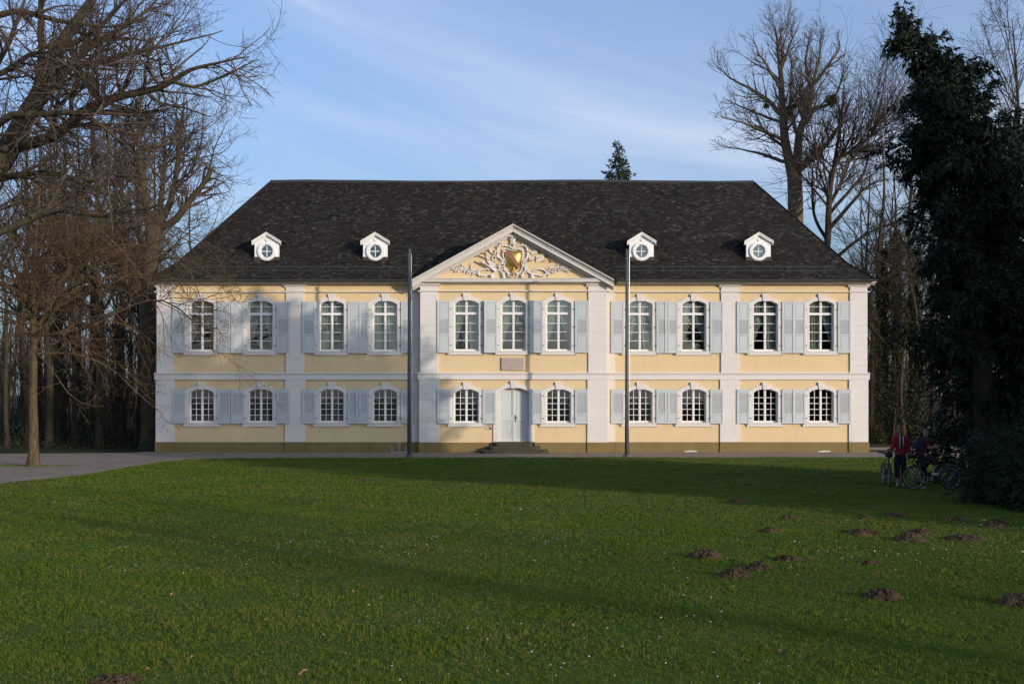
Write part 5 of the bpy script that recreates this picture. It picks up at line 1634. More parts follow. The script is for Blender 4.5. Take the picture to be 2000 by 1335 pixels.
# ---- trees behind and beside the camera: they throw the shade across lawn and facade
sp = [(36, -72, 1.0), (46, -60, 1.15), (24, -80, 1.0), (12, -88, 1.05), (-6, -84, 1.0), (-18, -80, 1.05), (54, -84, 1.1), (-30, -74, 1.0), (62, -70, 1.0), (34, -92, 1.1), (2, -98, 1.1), (44, -100, 1.1), (-12, -104, 1.1), (20, -106, 1.1)]
for x, y, s in sp:
    plant_tree('park_tree', 'bare park tree standing behind the viewer', 'tree', 'park trees behind the viewer', (x, y, 0), rp_.uniform(0, 6), WOOD[rp_.randrange(2)], s)
CON2 = conifer_parts(68, [(0, 0, 0), (.1, 0, 5), (-.2, .1, 10), (.1, 0, 15)], 0.35, 300, lambda t_, a: (0.5 + 3.6 * (1 - t_) ** 0.8), 0.07, 1500, 26000, 0.42, CONLEAF, 0.20)
for x, y, s in ((22.5, -36, 1.15), (26.5, -38.5, 1.2), (27.5, -33, 1.0), (33, -42, 1.1), (40, -1, .8), (46, 6, .9)):
    plant_tree('park_conifer', 'dark park conifer standing beyond the right edge', 'conifer', 'park conifers beyond the right edge', (x, y, 0), rp_.uniform(0, 6), CON2, s)

# ------------------------------------------------------------------ street furniture
def flagpole(px, label):
    Y = -4.35
    p = W(px, 891, Y)
    e = empty('flagpole', (p.x, Y, 0)); tag(e, label, 'flagpole', 'flagpoles in front of the house')
    top = W(px, 489, Y).z
    m = MB(); m.tube([(0, 0, 0.02), (0, 0, 3.0), (0, 0, top)], [0.092, 0.084, 0.060], 14); m.build('shaft', POLE, e, smooth=True)
    m = MB(); m.tube([(0, 0, top), (0, 0, top + 0.03), (0, 0, top + 0.06)], [0.085, 0.085, 0.03], 12); m.tube([(0, 0, top - .12), (0, 0, top - .08)], [0.078, 0.078], 12); m.build('cap', POLE, e, smooth=True)
    m = MB(); m.tube([(0, 0, -0.02), (0, 0, 0.10), (0, 0, 0.101)], [0.20, 0.17, 0.11], 14); m.build('base', POLE, e, smooth=True)
    m = MB(); m.tube([(0.10, 0, 1.15), (0.135, 0, 1.15), (0.135, 0, 1.30), (0.10, 0, 1.30)], 0.012, 6); m.tube([(0.085, -.05, 1.25), (0.1, -.06, top - .15)], 0.006, 5); m.build('halyard', STEEL, e)
flagpole(799.5, 'grey metal flagpole in front of the shaded windows left of the entrance')
flagpole(1224.5, 'grey metal flagpole in front of the sunlit windows right of the entrance')
# bicycle rack by the plinth
e = empty('bike_rack', (px_at(779, -0.62), -0.62, 0)); tag(e, 'low steel bicycle rack with three hoops by the plinth near the left flagpole', 'bike rack')
m = MB(); m.box(-0.42, 0.42, -0.03, 0.03, 0.012, 0.045); m.box(-0.42, 0.42, 0.25, 0.30, 0.012, 0.045); m.build('rail', STEEL, e)
for x, h in ((-0.33, 0.27), (0.0, 0.47), (0.35, 0.27)):
    m = MB()
    for s in (-0.035, 0.035):
        m.tube([(x + s, 0, 0.03), (x + s, 0, h - .05), (x + s * .8, 0.03, h - .01), (x + s * .8, 0.12, h), (x + s, .27, h - .05), (x + s, .275, .03)], 0.011, 6)
    m.tube([(x - .03, 0.03, h - .01), (x + .03, .03, h - .01)], .011, 6)
    m.build('hoop', STEEL, e)
# small notice beside the door
a, b = px_at(948, YR), px_at(960.5, YR); zt, zb = W(0, 826.5, YR).z, W(0, 838.5, YR).z
e = empty('notice_sign', ((a + b) / 2, YR - 0.02, (zt + zb) / 2)); tag(e, 'small cream notice sign on the wall left of the entrance door', 'sign')
w, h = (b - a) / 2, (zt - zb) / 2
m = MB(); m.bbox(-w, w, 0, 0.02, -h, h, 0.003); m.build('board', SIGNW, e)
m = MB(); m.box(w - 0.115, w - 0.02, -0.003, -0.0005, -h + 0.015, -h + 0.10); m.build('dark_square', BLACK, e)
m = MB()
for i in range(4): m.box(-w + 0.02, w - 0.03 - 0.03 * (i % 2), -0.002, -0.0005, h - 0.045 - i * 0.03, h - 0.035 - i * 0.03)
m.build('print_line', M_paint('sign_print', (0.22, 0.17, 0.12), .1, .8), e)

# ------------------------------------------------------------------ lawn details
MOLES = [(1540, 1012, .42, .10), (1505, 1037, .45, .10), (1692, 1010, .36, .07), (1752, 1006, .52, .10), (1868, 1014, .5, .07), (1948, 1027, .62, .20), (1682, 1041, .85, .12), (1798, 1041, .55, .12), (1776, 1054, .75, .16),
         (1885, 1052, .9, .10), (1378, 1088, .62, .18), (1542, 1093, .5, .09), (1482, 1111, .48, .14), (1434, 1126, .52, .18), (1700, 1100, .35, .05), (1724, 1168, .56, .17), (1985, 1180, .5, .18), (220, 1332, .50, .03), (715, 938, .45, .09), (1438, 978, .5, .08)]
MLAB = ['small mole hill, leftmost of the far row below the shaded band', 'low mole hill just left below the far small one', 'faint mole hill in the middle of the far row', 'wide mole hill in the far row nearest the cyclists', 'flat dark mole hill near the shrub',
        'big sunlit mole hill close below the evergreen shrub', 'long crumbled mole hill left of two close ones', 'upper of two close mole hills below the cyclists', 'lower lighter mole hill of the two close ones below the cyclists', 'flat grey mole hill among white daisies at the right',
        'large dark mole hill, leftmost of the group in the middle of the lawn', 'flat mole hill right of the middle group', 'smaller of two neighbouring mole hills in the middle of the lawn', 'steep brown mole hill, nearest of the middle group', 'barely raised patch of soil in the right lawn',
        'large brown mole hill nearest to the viewer at the right', 'brown mole hill cut by the right edge', 'flat bare soil mound at the bottom left edge', 'lone small mole hill in the far lawn left of the entrance axis', 'faint mole hill in the shaded far lawn right of the axis']
moles_xy = []
for i, ((px, py, wd, h), lab) in enumerate(zip(MOLES, MLAB)):
    d = F_PX * CAM_H / (py + 4 - HOR)
    x, y = (px - 1000) * d / F_PX, d - CAM_D
    h *= 0.75; wd *= 0.88
    r = wd * 0.5
    moles_xy.append((x, y, r))
    rg = np.random.default_rng(900 + i)
    n, k = 28, 9
    ph = rg.uniform(0, 6.28, 4)
    V = [(0, 0, h)]
    for j in range(1, k + 1):
        for q in range(n):
            a = 2*PI*q/n; t_ = j / k
            rad = r * 1.08 * t_ * (1 + .14*math.sin(2*a + ph[0]) + .10*math.sin(3*a + ph[1]) + .07*math.sin(7*a + ph[2]))
            z = h * (1 - t_ ** 1.7) * (1 + .2 * math.sin(2*a + ph[3]) * t_) + rg.normal(0, .02) * (1 - t_ * .5)
            V.append((rad*math.cos(a), rad*math.sin(a)*.9, max(z, -.02) if t_ < 1 else -.03))
    f = [(0, 1 + q, 1 + (q+1) % n) for q in range(n)]
    for j in range(k - 1):
        f += [(1 + j*n + q, 1 + (j+1)*n + q, 1 + (j+1)*n + (q+1) % n, 1 + j*n + (q+1) % n) for q in range(n)]
    m = MB(); m.add(V, f)
    # clods of earth
    for _ in range(int(95 * wd / .5)):
        a = rg.uniform(0, 6.28); t_ = math.sqrt(rg.uniform(0, 1)) * rg.uniform(.9, 1.45)
        rr = rg.uniform(.008, .032) * (1 if t_ < 1 else .6)
        nb = len(m.v)
        m.ball((r*t_*math.cos(a), r*t_*math.sin(a)*.9, h*(1 - min(1, t_)**1.7) + rr*.3), (rr*rg.uniform(.8, 1.4), rr*rg.uniform(.8, 1.4), rr*rg.uniform(.6, 1)), 6, 4)
        for ii in range(nb, len(m.v)):
            p = m.v[ii]; m.v[ii] = (p[0] + rg.normal(0, .2) * rr, p[1] + rg.normal(0, .2) * rr, p[2] + rg.normal(0, .2) * rr)
    o = m.build('mole_hill', SOIL, None, (x, y, 0.03), fix=False)
    tag(o, lab, 'mole hill', 'mole hills on the lawn')

# grass: real blades, denser and finer near the viewer
rng = np.random.default_rng(31)
NG = 800000
def sample_d(n):
    # density per square metre falls with distance; area grows with it
    d = np.linspace(10.3, 51.0, 400)
    pdf = (12 / d) ** 1.45 * (d * 0.47 + 3.4)
    c = np.cumsum(pdf); c /= c[-1]
    return np.interp(rng.uniform(0, 1, n), c, d)
nt = NG // 5
d = sample_d(nt)
x = rng.uniform(-1, 1, nt) * (d * 0.47 + 3.4)
y = d - CAM_D
ok = in_lawn(x, y)
x, y, d = x[ok], y[ok], d[ok]
nt = len(x)
tx = np.repeat(x, 5) + rng.normal(0, .014, nt*5) * np.repeat(d / 12, 5)
ty = np.repeat(y, 5) + rng.normal(0, .014, nt*5) * np.repeat(d / 12, 5)
td = np.repeat(d, 5)
keep = np.ones(len(tx), bool)
for mx, my, mr in moles_xy:
    keep &= ((tx - mx) ** 2 + (ty - my) ** 2) > (mr * 0.90 * rng.uniform(.45, 1.08, len(tx)) ** .7) ** 2
tx, ty, td = tx[keep], ty[keep], td[keep]
N = len(tx)
tall = 0.75 + 0.35 * np.sin(tx * 1.3 + 0.7 * ty) * np.sin(ty * 1.9 - 0.4 * tx) + 0.25 * np.sin(tx * 3.7 + 1) * np.sin(ty * 4.3)
hgt = rng.uniform(.022, .062, N) * np.clip(tall, .45, 1.4)
wd = 0.0042 * (td / 12) ** 0.8 * rng.uniform(.7, 1.3, N)
a = rng.uniform(0, 2*PI, N)
lean = np.abs(rng.normal(0, .75, N)); la = rng.uniform(0, 2*PI, N)
B0_ = np.stack([tx + np.cos(a)*wd, ty + np.sin(a)*wd, np.full(N, .028)], 1)
B1_ = np.stack([tx - np.cos(a)*wd, ty - np.sin(a)*wd, np.full(N, .028)], 1)
B2_ = np.stack([tx + np.cos(la)*lean*hgt, ty + np.sin(la)*lean*hgt, .03 + hgt], 1)
V = np.stack([B0_, B1_, B2_], 1).reshape(-1, 3)
tag(put('grass', np_mesh('grass', V, [np.arange(3*N).reshape(-1, 3)], GRASS)), 'short green grass of the lawn with worn yellowish patches', 'grass', None, 'stuff')
# grass round the young tree's foot
n = 9000
x = rng.uniform(-23.5, -16.4, n); y = rng.uniform(-11.4, -9.6, n)
k = (np.abs(y + 10.4 + .12 * np.sin(x * 2)) < .5 * rng.uniform(.2, 1, n)) & (np.abs(x + 19.2) < 3.4 * rng.uniform(.3, 1, n))
x, y = x[k], y[k]; n = len(x)
a = rng.uniform(0, 6.28, n); h = rng.uniform(.02, .06, n)
V = np.stack([np.stack([x + np.cos(a)*.012, y + np.sin(a)*.012, np.zeros(n)], 1), np.stack([x - np.cos(a)*.012, y - np.sin(a)*.012, np.zeros(n)], 1), np.stack([x + rng.normal(0, .02, n), y + rng.normal(0, .02, n), h], 1)], 1).reshape(-1, 3)
tag(put('grass', np_mesh('grass', V, [np.arange(3*n).reshape(-1, 3)], GRASS)), 'thin grass growing in the gravel at the foot of the young tree', 'grass', None, 'stuff')
# daisies
n = 3600
d = sample_d(n)
x = rng.uniform(-1, 1, n) * (d * .46 + 1); y = d - CAM_D
cl_ = np.sin(x * .55 + 1.2) * np.sin(y * .42 + .5) + .6 * np.sin(x * 1.7) * np.sin(y * 1.3) + rng.normal(0, .5, n)
k = (cl_ > .72) & in_lawn(x, y); x, y = x[k], y[k]
# denser drifts, as in the photograph
for cx, cy, sx, sy, q in ((-2.3, -34.5, 1.6, .8, 90), (.6, -33.6, .8, .35, 45), (9.6, -31.0, 1.2, .7, 130), (12.3, -30.5, 1.0, .8, 90), (6.2, -35.2, 1.4, 1.2, 70), (-4.5, -33.8, 1.2, .6, 40), (3.0, -36.4, 1.4, .9, 50)):
    x = np.concatenate([x, rng.normal(cx, sx, q)]); y = np.concatenate([y, rng.normal(cy, sy, q)])
n = len(x)
V, Fq = [], []
for i in range(n):
    r = rng.uniform(.007, .012); t1, t2 = rng.normal(0, .3, 2)
    z = rng.uniform(.06, .085)
    b0 = len(V)
    for q in range(6):
        a = q * PI / 3
        V.append((x[i] + r*math.cos(a), y[i] + r*math.sin(a), z + r*(t1*math.cos(a) + t2*math.sin(a))))
    Fq.append(tuple(range(b0, b0 + 6)))
tag(put('daisies', np_mesh('daisies', V, [np.array(Fq)], M_plain('daisy_petals', (0.72, 0.72, 0.74), .7))), 'tiny white daisies scattered over the lawn', 'flowers', None, 'stuff')
# dry leaves
LEAFM = M_paint('dry_leaf', (0.26, 0.15, 0.07), .25, .8, 20.0, 0.0)
DL = [(336, 1171, 'pale'), (676, 1290, ''), (592, 1327, ''), (291, 1320, ''), (372, 1296, ''), (1656, 1222, ''), (1524, 1283, ''), (1556, 1131, ''), (690, 1165, ''), (1700, 1225, ''), (520, 1222, ''), (905, 1311, '')]
for i, (px, py, _) in enumerate(DL):
    dd = F_PX * CAM_H / (py - HOR)
    rg = random.Random(i)
    s = rg.uniform(.022, .042)
    m = MB()
    pr = [(-1.6, 0), (-.6, .55), (.5, .5), (1.5, 0), (.5, -.5), (-.6, -.55)]
    m.add([(p * s, q * s, .02 * abs(q) + .012 * math.sin(p * 2)) for p, q in pr] + [(0, 0, -.006)], [(6, j, (j + 1) % 6) for j in range(6)])
    o = m.build('fallen_leaf', LEAFM, None, ((px - 1000) * dd / F_PX, dd - CAM_D, .075), fix=False)
    o.rotation_euler = (rg.uniform(-.4, .4), rg.uniform(-.4, .4), rg.uniform(0, 6))
    tag(o, 'small curled brown dry leaf lying on the lawn', 'leaf', 'dry leaves on the lawn')

# ------------------------------------------------------------------ bicycles
FRAMEB = M_plain('dark_bike_paint', (0.015, 0.017, 0.022), .35)
RIM = M_plain('alloy_rim', (0.30, 0.32, 0.34), .35, .8)
GREYP = M_plain('grey_bike_paint', (0.05, 0.055, 0.06), .35)
def wheel_meshes(r=.335):
    m = MB()
    n, k = 36, 8
    for (rad, tr, mat) in ((r - .022, .022, 0),):
        v = [((rad + tr*math.cos(b)) * math.cos(a), tr*.95*math.sin(b), (rad + tr*math.cos(b)) * math.sin(a)) for a in np.linspace(0, 2*PI, n, endpoint=False) for b in np.linspace(0, 2*PI, k, endpoint=False)]
        m.add(v, [(i*k + j, ((i+1) % n)*k + j, ((i+1) % n)*k + (j+1) % k, i*k + (j+1) % k) for i in range(n) for j in range(k)])
    tyre = m.mesh('tyre', BLACK, True)
    m = MB()
    rr = r - .046
    v = []
    sec = [(-.012, -.012), (.012, -.012), (.012, .008), (-.012, .008)]
    for a in np.linspace(0, 2*PI, n, endpoint=False): v += [((rr + q)*math.cos(a), p, (rr + q)*math.sin(a)) for p, q in sec]
    m.add(v, [(i*4 + j, ((i+1) % n)*4 + j, ((i+1) % n)*4 + (j+1) % 4, i*4 + (j+1) % 4) for i in range(n) for j in range(4)])
    rim = m.mesh('rim', RIM)
    m = MB()
    for i in range(28):
        a = 2*PI*i/28; b = a + (.9 if i % 2 else -.9)
        y = .028 if i % 4 < 2 else -.028
        m.tube([(.022*math.cos(b), y, .022*math.sin(b)), (rr*math.cos(a), 0, rr*math.sin(a))], .0016, 4, False)
    sp = m.mesh('spokes', RIM)
    m = MB(); m.tube([(0, -.05, 0), (0, .05, 0)], .022, 10)
    return tyre, rim, sp, m.mesh('hub', STEEL)
TYRE, RIMM, SPK, HUB = wheel_meshes()
def bicycle(loc, rz, label, paint, steer=0.0, bag=False):
    """built along +x (front), wheels in the xz plane"""
    e = empty('bicycle', loc, rz); tag(e, label, 'bicycle', 'bicycles of the riders on the lawn')
    r = .335
    RW, FW, BB = Vector((-.50, 0, r)), Vector((.52, 0, r)), Vector((-.06, 0, .29))
    ST, HT, HB = Vector((-.23, 0, .80)), Vector((.33, 0, .83)), Vector((.365, 0, .70))
    def wheel(c, ang):
        w = put('wheel', TYRE, e, tuple(c), (0, 0, ang))
        put('rim', RIMM, w); put('spoke', SPK, w); put('hub', HUB, w)
    wheel(RW, 0); wheel(FW, steer)
    m = MB()
    m.tube([BB, ST], .017, 8); m.tube([ST + Vector((.01, 0, -.04)), HT + Vector((0, 0, -.03))], .018, 8); m.tube([BB, HB + Vector((0, 0, .02))], .021, 8); m.tube([HB, HT + Vector((-.004, 0, .03))], .022, 8)
    for s in (-1, 1):
        m.tube([BB + Vector((0, .03*s, 0)), RW + Vector((0, .06*s, 0))], .010, 6); m.tube([ST + Vector((0, .02*s, -.03)), RW + Vector((0, .06*s, 0))], .009, 6)
    m.build('frame', paint, e, smooth=True)
    m = MB()
    m.tube([HB, HB + Vector((.01, 0, -.05))], .026, 8)
    for s in (-1, 1): m.tube([HB + Vector((.01, .05*s, -.04)), Vector((.47, .05*s, .50)), FW + Vector((0, .05*s, 0))], [.016, .014, .010], 6)
    m.tube([HB + Vector((.01, -.055, -.04)), HB + Vector((.01, .055, -.04))], .016, 6)
    m.build('fork', GREYP, e, smooth=True)
    m = MB()
    m.tube([HT, Vector((.30, 0, .96)), Vector((.36, 0, .985))], .016, 8)
    m.tube([Vector((.30, -.30, 1.0)), Vector((.34, -.14, 1.0)), Vector((.36, 0, .985)), Vector((.34, .14, 1.0)), Vector((.30, .30, 1.0))], .013, 8)
    hb = m.build('handlebar', FRAMEB, e, smooth=True)
    for s in (-1, 1):
        m = MB(); m.tube([(.30, .30*s, 1.0), (.325, .20*s, 1.0)], .018, 8); m.build('grip', BLACK, hb, smooth=True)
        m = MB(); m.tube([(.335, .18*s, .985), (.39, .20*s, .975), (.37, .27*s, .97)], .008, 6); m.build('brake_lever', STEEL, hb)
        m = MB(); m.tube([(.34, .16*s, 1.01), (.38, .17*s, 1.09)], .006, 5); m.ball((.39, .18*s, 1.10), (.01, .03, .02), 8, 5); m.build('bell', STEEL, hb) if s > 0 else None
    m = MB(); m.tube([ST, Vector((-.265, 0, .93))], .013, 8); m.build('seat_post', STEEL, e)
    m = MB()
    sec = [(-.42, .075, .95), (-.38, .085, .965), (-.30, .06, .955), (-.22, .028, .95), (-.14, .018, .94)]
    v = []
    for x_, w_, z_ in sec: v += [(x_, -w_, z_ - .02), (x_, -w_*.7, z_), (x_, 0, z_ + .008), (x_, w_*.7, z_), (x_, w_, z_ - .02), (x_, 0, z_ - .04)]
    m.add(v, [tuple(range(5, -1, -1)), tuple(range(24, 30))] + [(i*6 + j, i*6 + (j+1) % 6, (i+1)*6 + (j+1) % 6, (i+1)*6 + j) for i in range(4) for j in range(6)])
    m.build('saddle', BLACK, e, smooth=True)
    m = MB()
    for i in range(24):
        a = 2*PI*i/24
        m.tube([BB + Vector((.085*math.cos(a), -.05, .085*math.sin(a))), BB + Vector((.085*math.cos(a + .27), -.05, .085*math.sin(a + .27)))], .006, 4)
    m.tube([BB + Vector((0, -.05, .085)), RW + Vector((0, -.05, .035))], .004, 4); m.tube([BB + Vector((0, -.05, -.085)), RW + Vector((0.02, -.05, -.06)), RW + Vector((0, -.05, -.035))], .004, 4)
    m.tube([BB + Vector((0, -.06, 0)), BB + Vector((.12, -.07, .12))], .010, 6); m.tube([BB + Vector((0, .06, 0)), BB + Vector((-.12, .07, -.12))], .010, 6); m.tube([BB + Vector((0, -.07, 0)), BB + Vector((0, .07, 0))], .018, 8)
    cr = m.build('crank', STEEL, e)
    for s, dx_, dz_ in ((-1, .12, .12), (1, -.12, -.12)):
        m = MB(); m.box(BB.x + dx_ - .045, BB.x + dx_ + .045, .09*s if s > 0 else -.17, .17 if s > 0 else -.09, BB.z + dz_ - .012, BB.z + dz_ + .012); m.build('pedal', BLACK, cr)
    if bag:
        m = MB(); m.ball((.42, 0, .93), (.075, .12, .085), 10, 7); m.ball((.40, .02, 1.06), (.07, .08, .06), 8, 6); m.build('handlebar_bag', BLACK, e, smooth=True)
    return e
XA, YA = W(1736, 950, -20.6).x, -20.6
bicycle((XA + .06, YA + .42, .03), R(-97), 'dark bicycle seen from the front, held by the person in red', GREYP, R(-6), True)
XB, YB = W(1820, 958, -21.7).x, -21.7
bicycle((XB, YB, .03), R(-3), 'dark bicycle seen from the side with pale rims, ridden by the capped person', FRAMEB, R(10))
XC, YC_ = W(1896, 952, -20.4).x, -20.4
bicycle((XC, YC_, .03), R(175), 'bicycle half hidden by the conifer branches at the right', FRAMEB, R(-8))

# ------------------------------------------------------------------ people: each body one skinned surface
SKIN = M_plain('skin', (0.27, 0.155, 0.11), .6)
REDH = M_paint('red_hoodie_cloth', (0.21, 0.013, 0.018), .15, .9, 8.0, 0.0)
DARKT = M_paint('dark_trouser_cloth', (0.016, 0.016, 0.022), .2, .95, 8.0, 0.0)
MAROON = M_paint('maroon_cloth', (0.055, 0.014, 0.022), .2, .95, 8.0, 0.0)
TEAL = M_paint('teal_cloth', (0.05, 0.11, 0.13), .2, .95, 8.0, 0.0)
NAVY = M_paint('navy_cloth', (0.018, 0.02, 0.045), .2, .95, 8.0, 0.0)
SHOEW = M_plain('pale_shoe', (0.45, 0.50, 0.50), .7)
LACE = M_plain('white_cord', (0.62, 0.62, 0.66), .8)
HAIRG = M_plain('grey_hair', (0.10, 0.095, 0.09), .9)
DARKG = M_plain('dark_lens', (0.01, 0.01, 0.012), .2)
def skin_obj(name, chains, mat, parent, levels=2):
    """chains: list of lists of ((x,y,z), (rx, ry) or r, key or None); equal keys join"""
    bm = bmesh.new()
    lay = bm.verts.layers.skin.verify()
    keyed, first = {}, None
    for ch in chains:
        prev = None
        for p, r, k in ch:
            if k is not None and k in keyed: v = keyed[k]
            else:
                v = bm.verts.new(p); rr = r if hasattr(r, '__len__') else (r, r)
                v[lay].radius = rr
                if k is not None: keyed[k] = v
                if first is None: first = v; v[lay].use_root = True
            if prev is not None and bm.edges.get((prev, v)) is None: bm.edges.new((prev, v))
            prev = v
    me = bpy.data.meshes.new(name); bm.to_mesh(me); bm.free()
    me.materials.append(mat)
    o = put(name, me, parent)
    sk = o.modifiers.new('skin', 'SKIN'); sk.use_smooth_shade = True; sk.branch_smoothing = 0.3
    ss = o.modifiers.new('subdivision', 'SUBSURF'); ss.levels = ss.render_levels = levels
    return o
def hand_chains(wrist, d, side, key, curl=0.6):
    """palm, five unequal bent fingers and a thumb from the palm's side; d: direction, side: towards the thumb"""
    w = Vector(wrist); d = Vector(d).normalized(); s = Vector(side); s = (s - d * s.dot(d)).normalized(); n = d.cross(s)
    palm = w + d * .05
    ch = [[(tuple(w), .026, key), (tuple(palm), (.036, .026), key + 'p')]]
    for i, (o, ln) in enumerate(((.026, .068), (.009, .076), (-.009, .070), (-.026, .055))):
        b = palm + d * .03 + s * o
        c = b + d * ln * .5 - n * ln * .12 * curl
        e_ = c + d * ln * .5 * math.cos(curl) - n * ln * .5 * math.sin(curl)
        ch.append([(tuple(palm), .03, key + 'p'), (tuple(b), .010, None), (tuple(c), .009, None), (tuple(e_), .007, None)])
    tb = w + d * .025 + s * .034
    ch.append([(tuple(palm), .03, key + 'p'), (tuple(tb), .012, None), (tuple(tb + d * .035 + s * .02), .010, None), (tuple(tb + d * .06 + s * .018 - n * .012), .008, None)])
    return ch
def head(parent, c, face, hair=None, beard=False):
    """features on the front of the head: face = unit direction"""
    c, f = Vector(c), Vector(face).normalized()
    s = f.cross(Vector((0, 0, 1))).normalized()
    m = MB()
    for q in (-1, 1): m.ball(c + f * .088 + s * .032 * q + Vector((0, 0, .012)), (.013, .013, .010), 8, 6)
    m.build('eye', DARKG, parent, smooth=True)
    m = MB(); m.ball(c + f * .088 - Vector((0, 0, .052)), (.024, .018, .007), 8, 5); m.build('mouth', M_plain('lip', (.30, .12, .10), .6), parent, smooth=True)
def body(parent, J, mat=SKIN):
    """J: joints dict; limbs taper, neck and head in one surface"""
    ch = [[(J['pelvis'], (.115, .092), 'pel'), (J['waist'], (.115, .088), 'wa'), (J['chest'], (.165, .115), 'che'), (J['neck0'], (.062, .065), 'n0'), (J['neck1'], (.055, .06), 'n1'), (J['chin'], (.080, .090), 'hd0'), (J['head'], (.088, .106), 'hd'), (J['crown'], (.066, .080), 'cr')]]
    nose = Vector(J['chin']) + (Vector(J['head']) - Vector(J['chin'])) * .45 + Vector(J['face']).normalized() * .105
    ch.append([(J['chin'], .07, 'hd0'), (tuple(nose), .012, None)])
    for s in 'lr':
        ch.append([(J['chest'], .16, 'che'), (J['sh' + s], .060, 'sh' + s), (J['el' + s], .043, 'el' + s), (J['wr' + s], .028, 'wr' + s)])
        ch += hand_chains(J['wr' + s], J['hd' + s], J['th' + s], 'wr' + s)
        ch.append([(J['pelvis'], .115, 'pel'), (J['hip' + s], .085, 'hi' + s), (J['kn' + s], .058, 'kn' + s), (J['an' + s], .036, 'an' + s), (J['heel' + s], .036, None)])
        ch.append([(J['an' + s], .036, 'an' + s), (J['toe' + s], .034, None)])
    return skin_obj('body', ch, mat, parent)
def garment_top(parent, J, mat, name='hoodie', g=.022, sleeve=1.0):
    ch = [[(tuple(Vector(J['pelvis']) + Vector((0, 0, -.07 if sleeve >= 1 else -.05))), (.160 + g, .122 + g), 'hem'), (tuple(Vector(J['pelvis']) + Vector((0, 0, .06))), (.155 + g, .12 + g), 'pel'), (J['waist'], (.15 + g, .118 + g), 'wa'), (J['chest'], (.175 + g, .125 + g), 'che'), (J['neck0'], (.075 + g, .075 + g), 'n0'), (tuple(Vector(J['neck0']).lerp(Vector(J['neck1']), .6)), (.058 + g, .06 + g), None)]]
    for s in 'lr':
        el, wr = Vector(J['el' + s]), Vector(J['wr' + s])
        end = el + (wr - el) * (0.9 if sleeve >= 1 else 0.0)
        if sleeve >= 1: ch.append([(J['chest'], .17, 'che'), (J['sh' + s], .074 + g*.5, None), (J['el' + s], .056 + g*.5, None), (tuple(end), .042 + g*.5, None)])
        else:
            mid = Vector(J['sh' + s]) + (el - Vector(J['sh' + s])) * .8
            ch.append([(J['chest'], .17, 'che'), (J['sh' + s], .074 + g*.5, None), (tuple(mid), .064 + g*.5, None)])
    return skin_obj(name, ch, mat, parent)
def garment_legs(parent, J, mat, frac=.55, name='trousers', g=.018):
    ch = []
    for s in 'lr':
        kn, an = Vector(J['kn' + s]), Vector(J['an' + s])
        ch.append([(tuple(Vector(J['pelvis']) + Vector((0, 0, .13))), (.140, .108), 'top'), (J['pelvis'], (.130 + g, .105 + g), 'pel'), (tuple(Vector(J['pelvis']).lerp(Vector(J['hip' + s]), .75) - Vector((0, 0, .05))), .088 + g, None), (tuple(Vector(J['hip' + s]).lerp(Vector(J['kn' + s]), .3)), .084 + g, None), (J['kn' + s], .074 + g, None), (tuple(kn + (an - kn) * frac), .062 + g, None)])
    return skin_obj(name, ch, mat, parent)
def shoes(parent, J, mat=SHOEW):
    for s in 'lr':
        h, t_ = Vector(J['heel' + s]), Vector(J['toe' + s])
        skin_obj('shoe', [[(tuple(h + Vector((0, 0, .012))), (.044, .048), None), (tuple(h.lerp(t_, .45) + Vector((0, 0, .008))), (.046, .044), None), (tuple(t_), (.044, .032), None)]], mat, parent)
V3 = lambda *a: tuple(a)
# person in red, standing behind the handlebar of the first bicycle, turned to the viewer's left
g = .03
XP, YP = W(1757, 950, -20.45).x, -20.45
def off(d, x0, y0): return {k: (tuple(Vector(v) + Vector((x0, y0, g))) if k not in ('face', 'hdl', 'hdr', 'thl', 'thr') else v) for k, v in d.items()}
J = off(dict(pelvis=(.02, 0, .93), waist=(.03, 0, 1.10), chest=(.02, -.01, 1.33), neck0=(-.01, -.02, 1.50), neck1=(-.02, -.03, 1.545), chin=(-.035, -.045, 1.605), head=(-.035, -.04, 1.68), crown=(-.03, -.03, 1.745), face=(-.35, -.94, 0),
             shl=(-.17, -.02, 1.43), ell=(-.22, -.10, 1.17), wrl=(-.335, -.20, 1.045), hdl=(-.85, -.35, -.12), thl=(.2, -.9, .3),
             shr=(.21, .0, 1.43), elr=(.25, .03, 1.15), wrr=(.20, -.06, .93), hdr=(-.1, -.3, -.95), thr=(-.8, -.5, 0),
             hipl=(-.08, 0, .90), knl=(-.07, .02, .50), anl=(-.04, .06, .085), heell=(-.04, .10, .045), toel=(-.07, -.08, .035),
             hipr=(.10, 0, .90), knr=(.11, -.03, .50), anr=(.13, -.02, .085), heelr=(.14, .03, .045), toer=(.09, -.15, .035)), XP, YP)
P1 = empty('person', (0, 0, 0)); tag(P1, 'person in a red hooded jacket and dark three quarter trousers holding a bicycle', 'person', 'people with bicycles on the lawn')
body(P1, J); garment_top(P1, J, REDH, 'hoodie', .026); garment_legs(P1, J, DARKT, .62); shoes(P1, J); head(P1, J['head'], J['face'])
c = Vector(J['crown'])
skin_obj('hair', [[(tuple(c + Vector((.0, .03, -.02))), (.082, .085), None), (tuple(c + Vector((.005, .02, .035))), (.055, .06), None)], ], HAIRG, P1)
m = MB(); f = Vector(J['face']).normalized(); s_ = f.cross(Vector((0, 0, 1)))
for q in (-1, 1): m.ball(Vector(J['head']) + f * .092 + s_ * .034 * q + Vector((0, 0, .012)), (.028, .020, .018), 8, 6)
m.tube([Vector(J['head']) + f * .098 - s_ * .07 + Vector((0, 0, .016)), Vector(J['head']) + f * .105 + Vector((0, 0, .018)), Vector(J['head']) + f * .098 + s_ * .07 + Vector((0, 0, .016))], .005, 5)
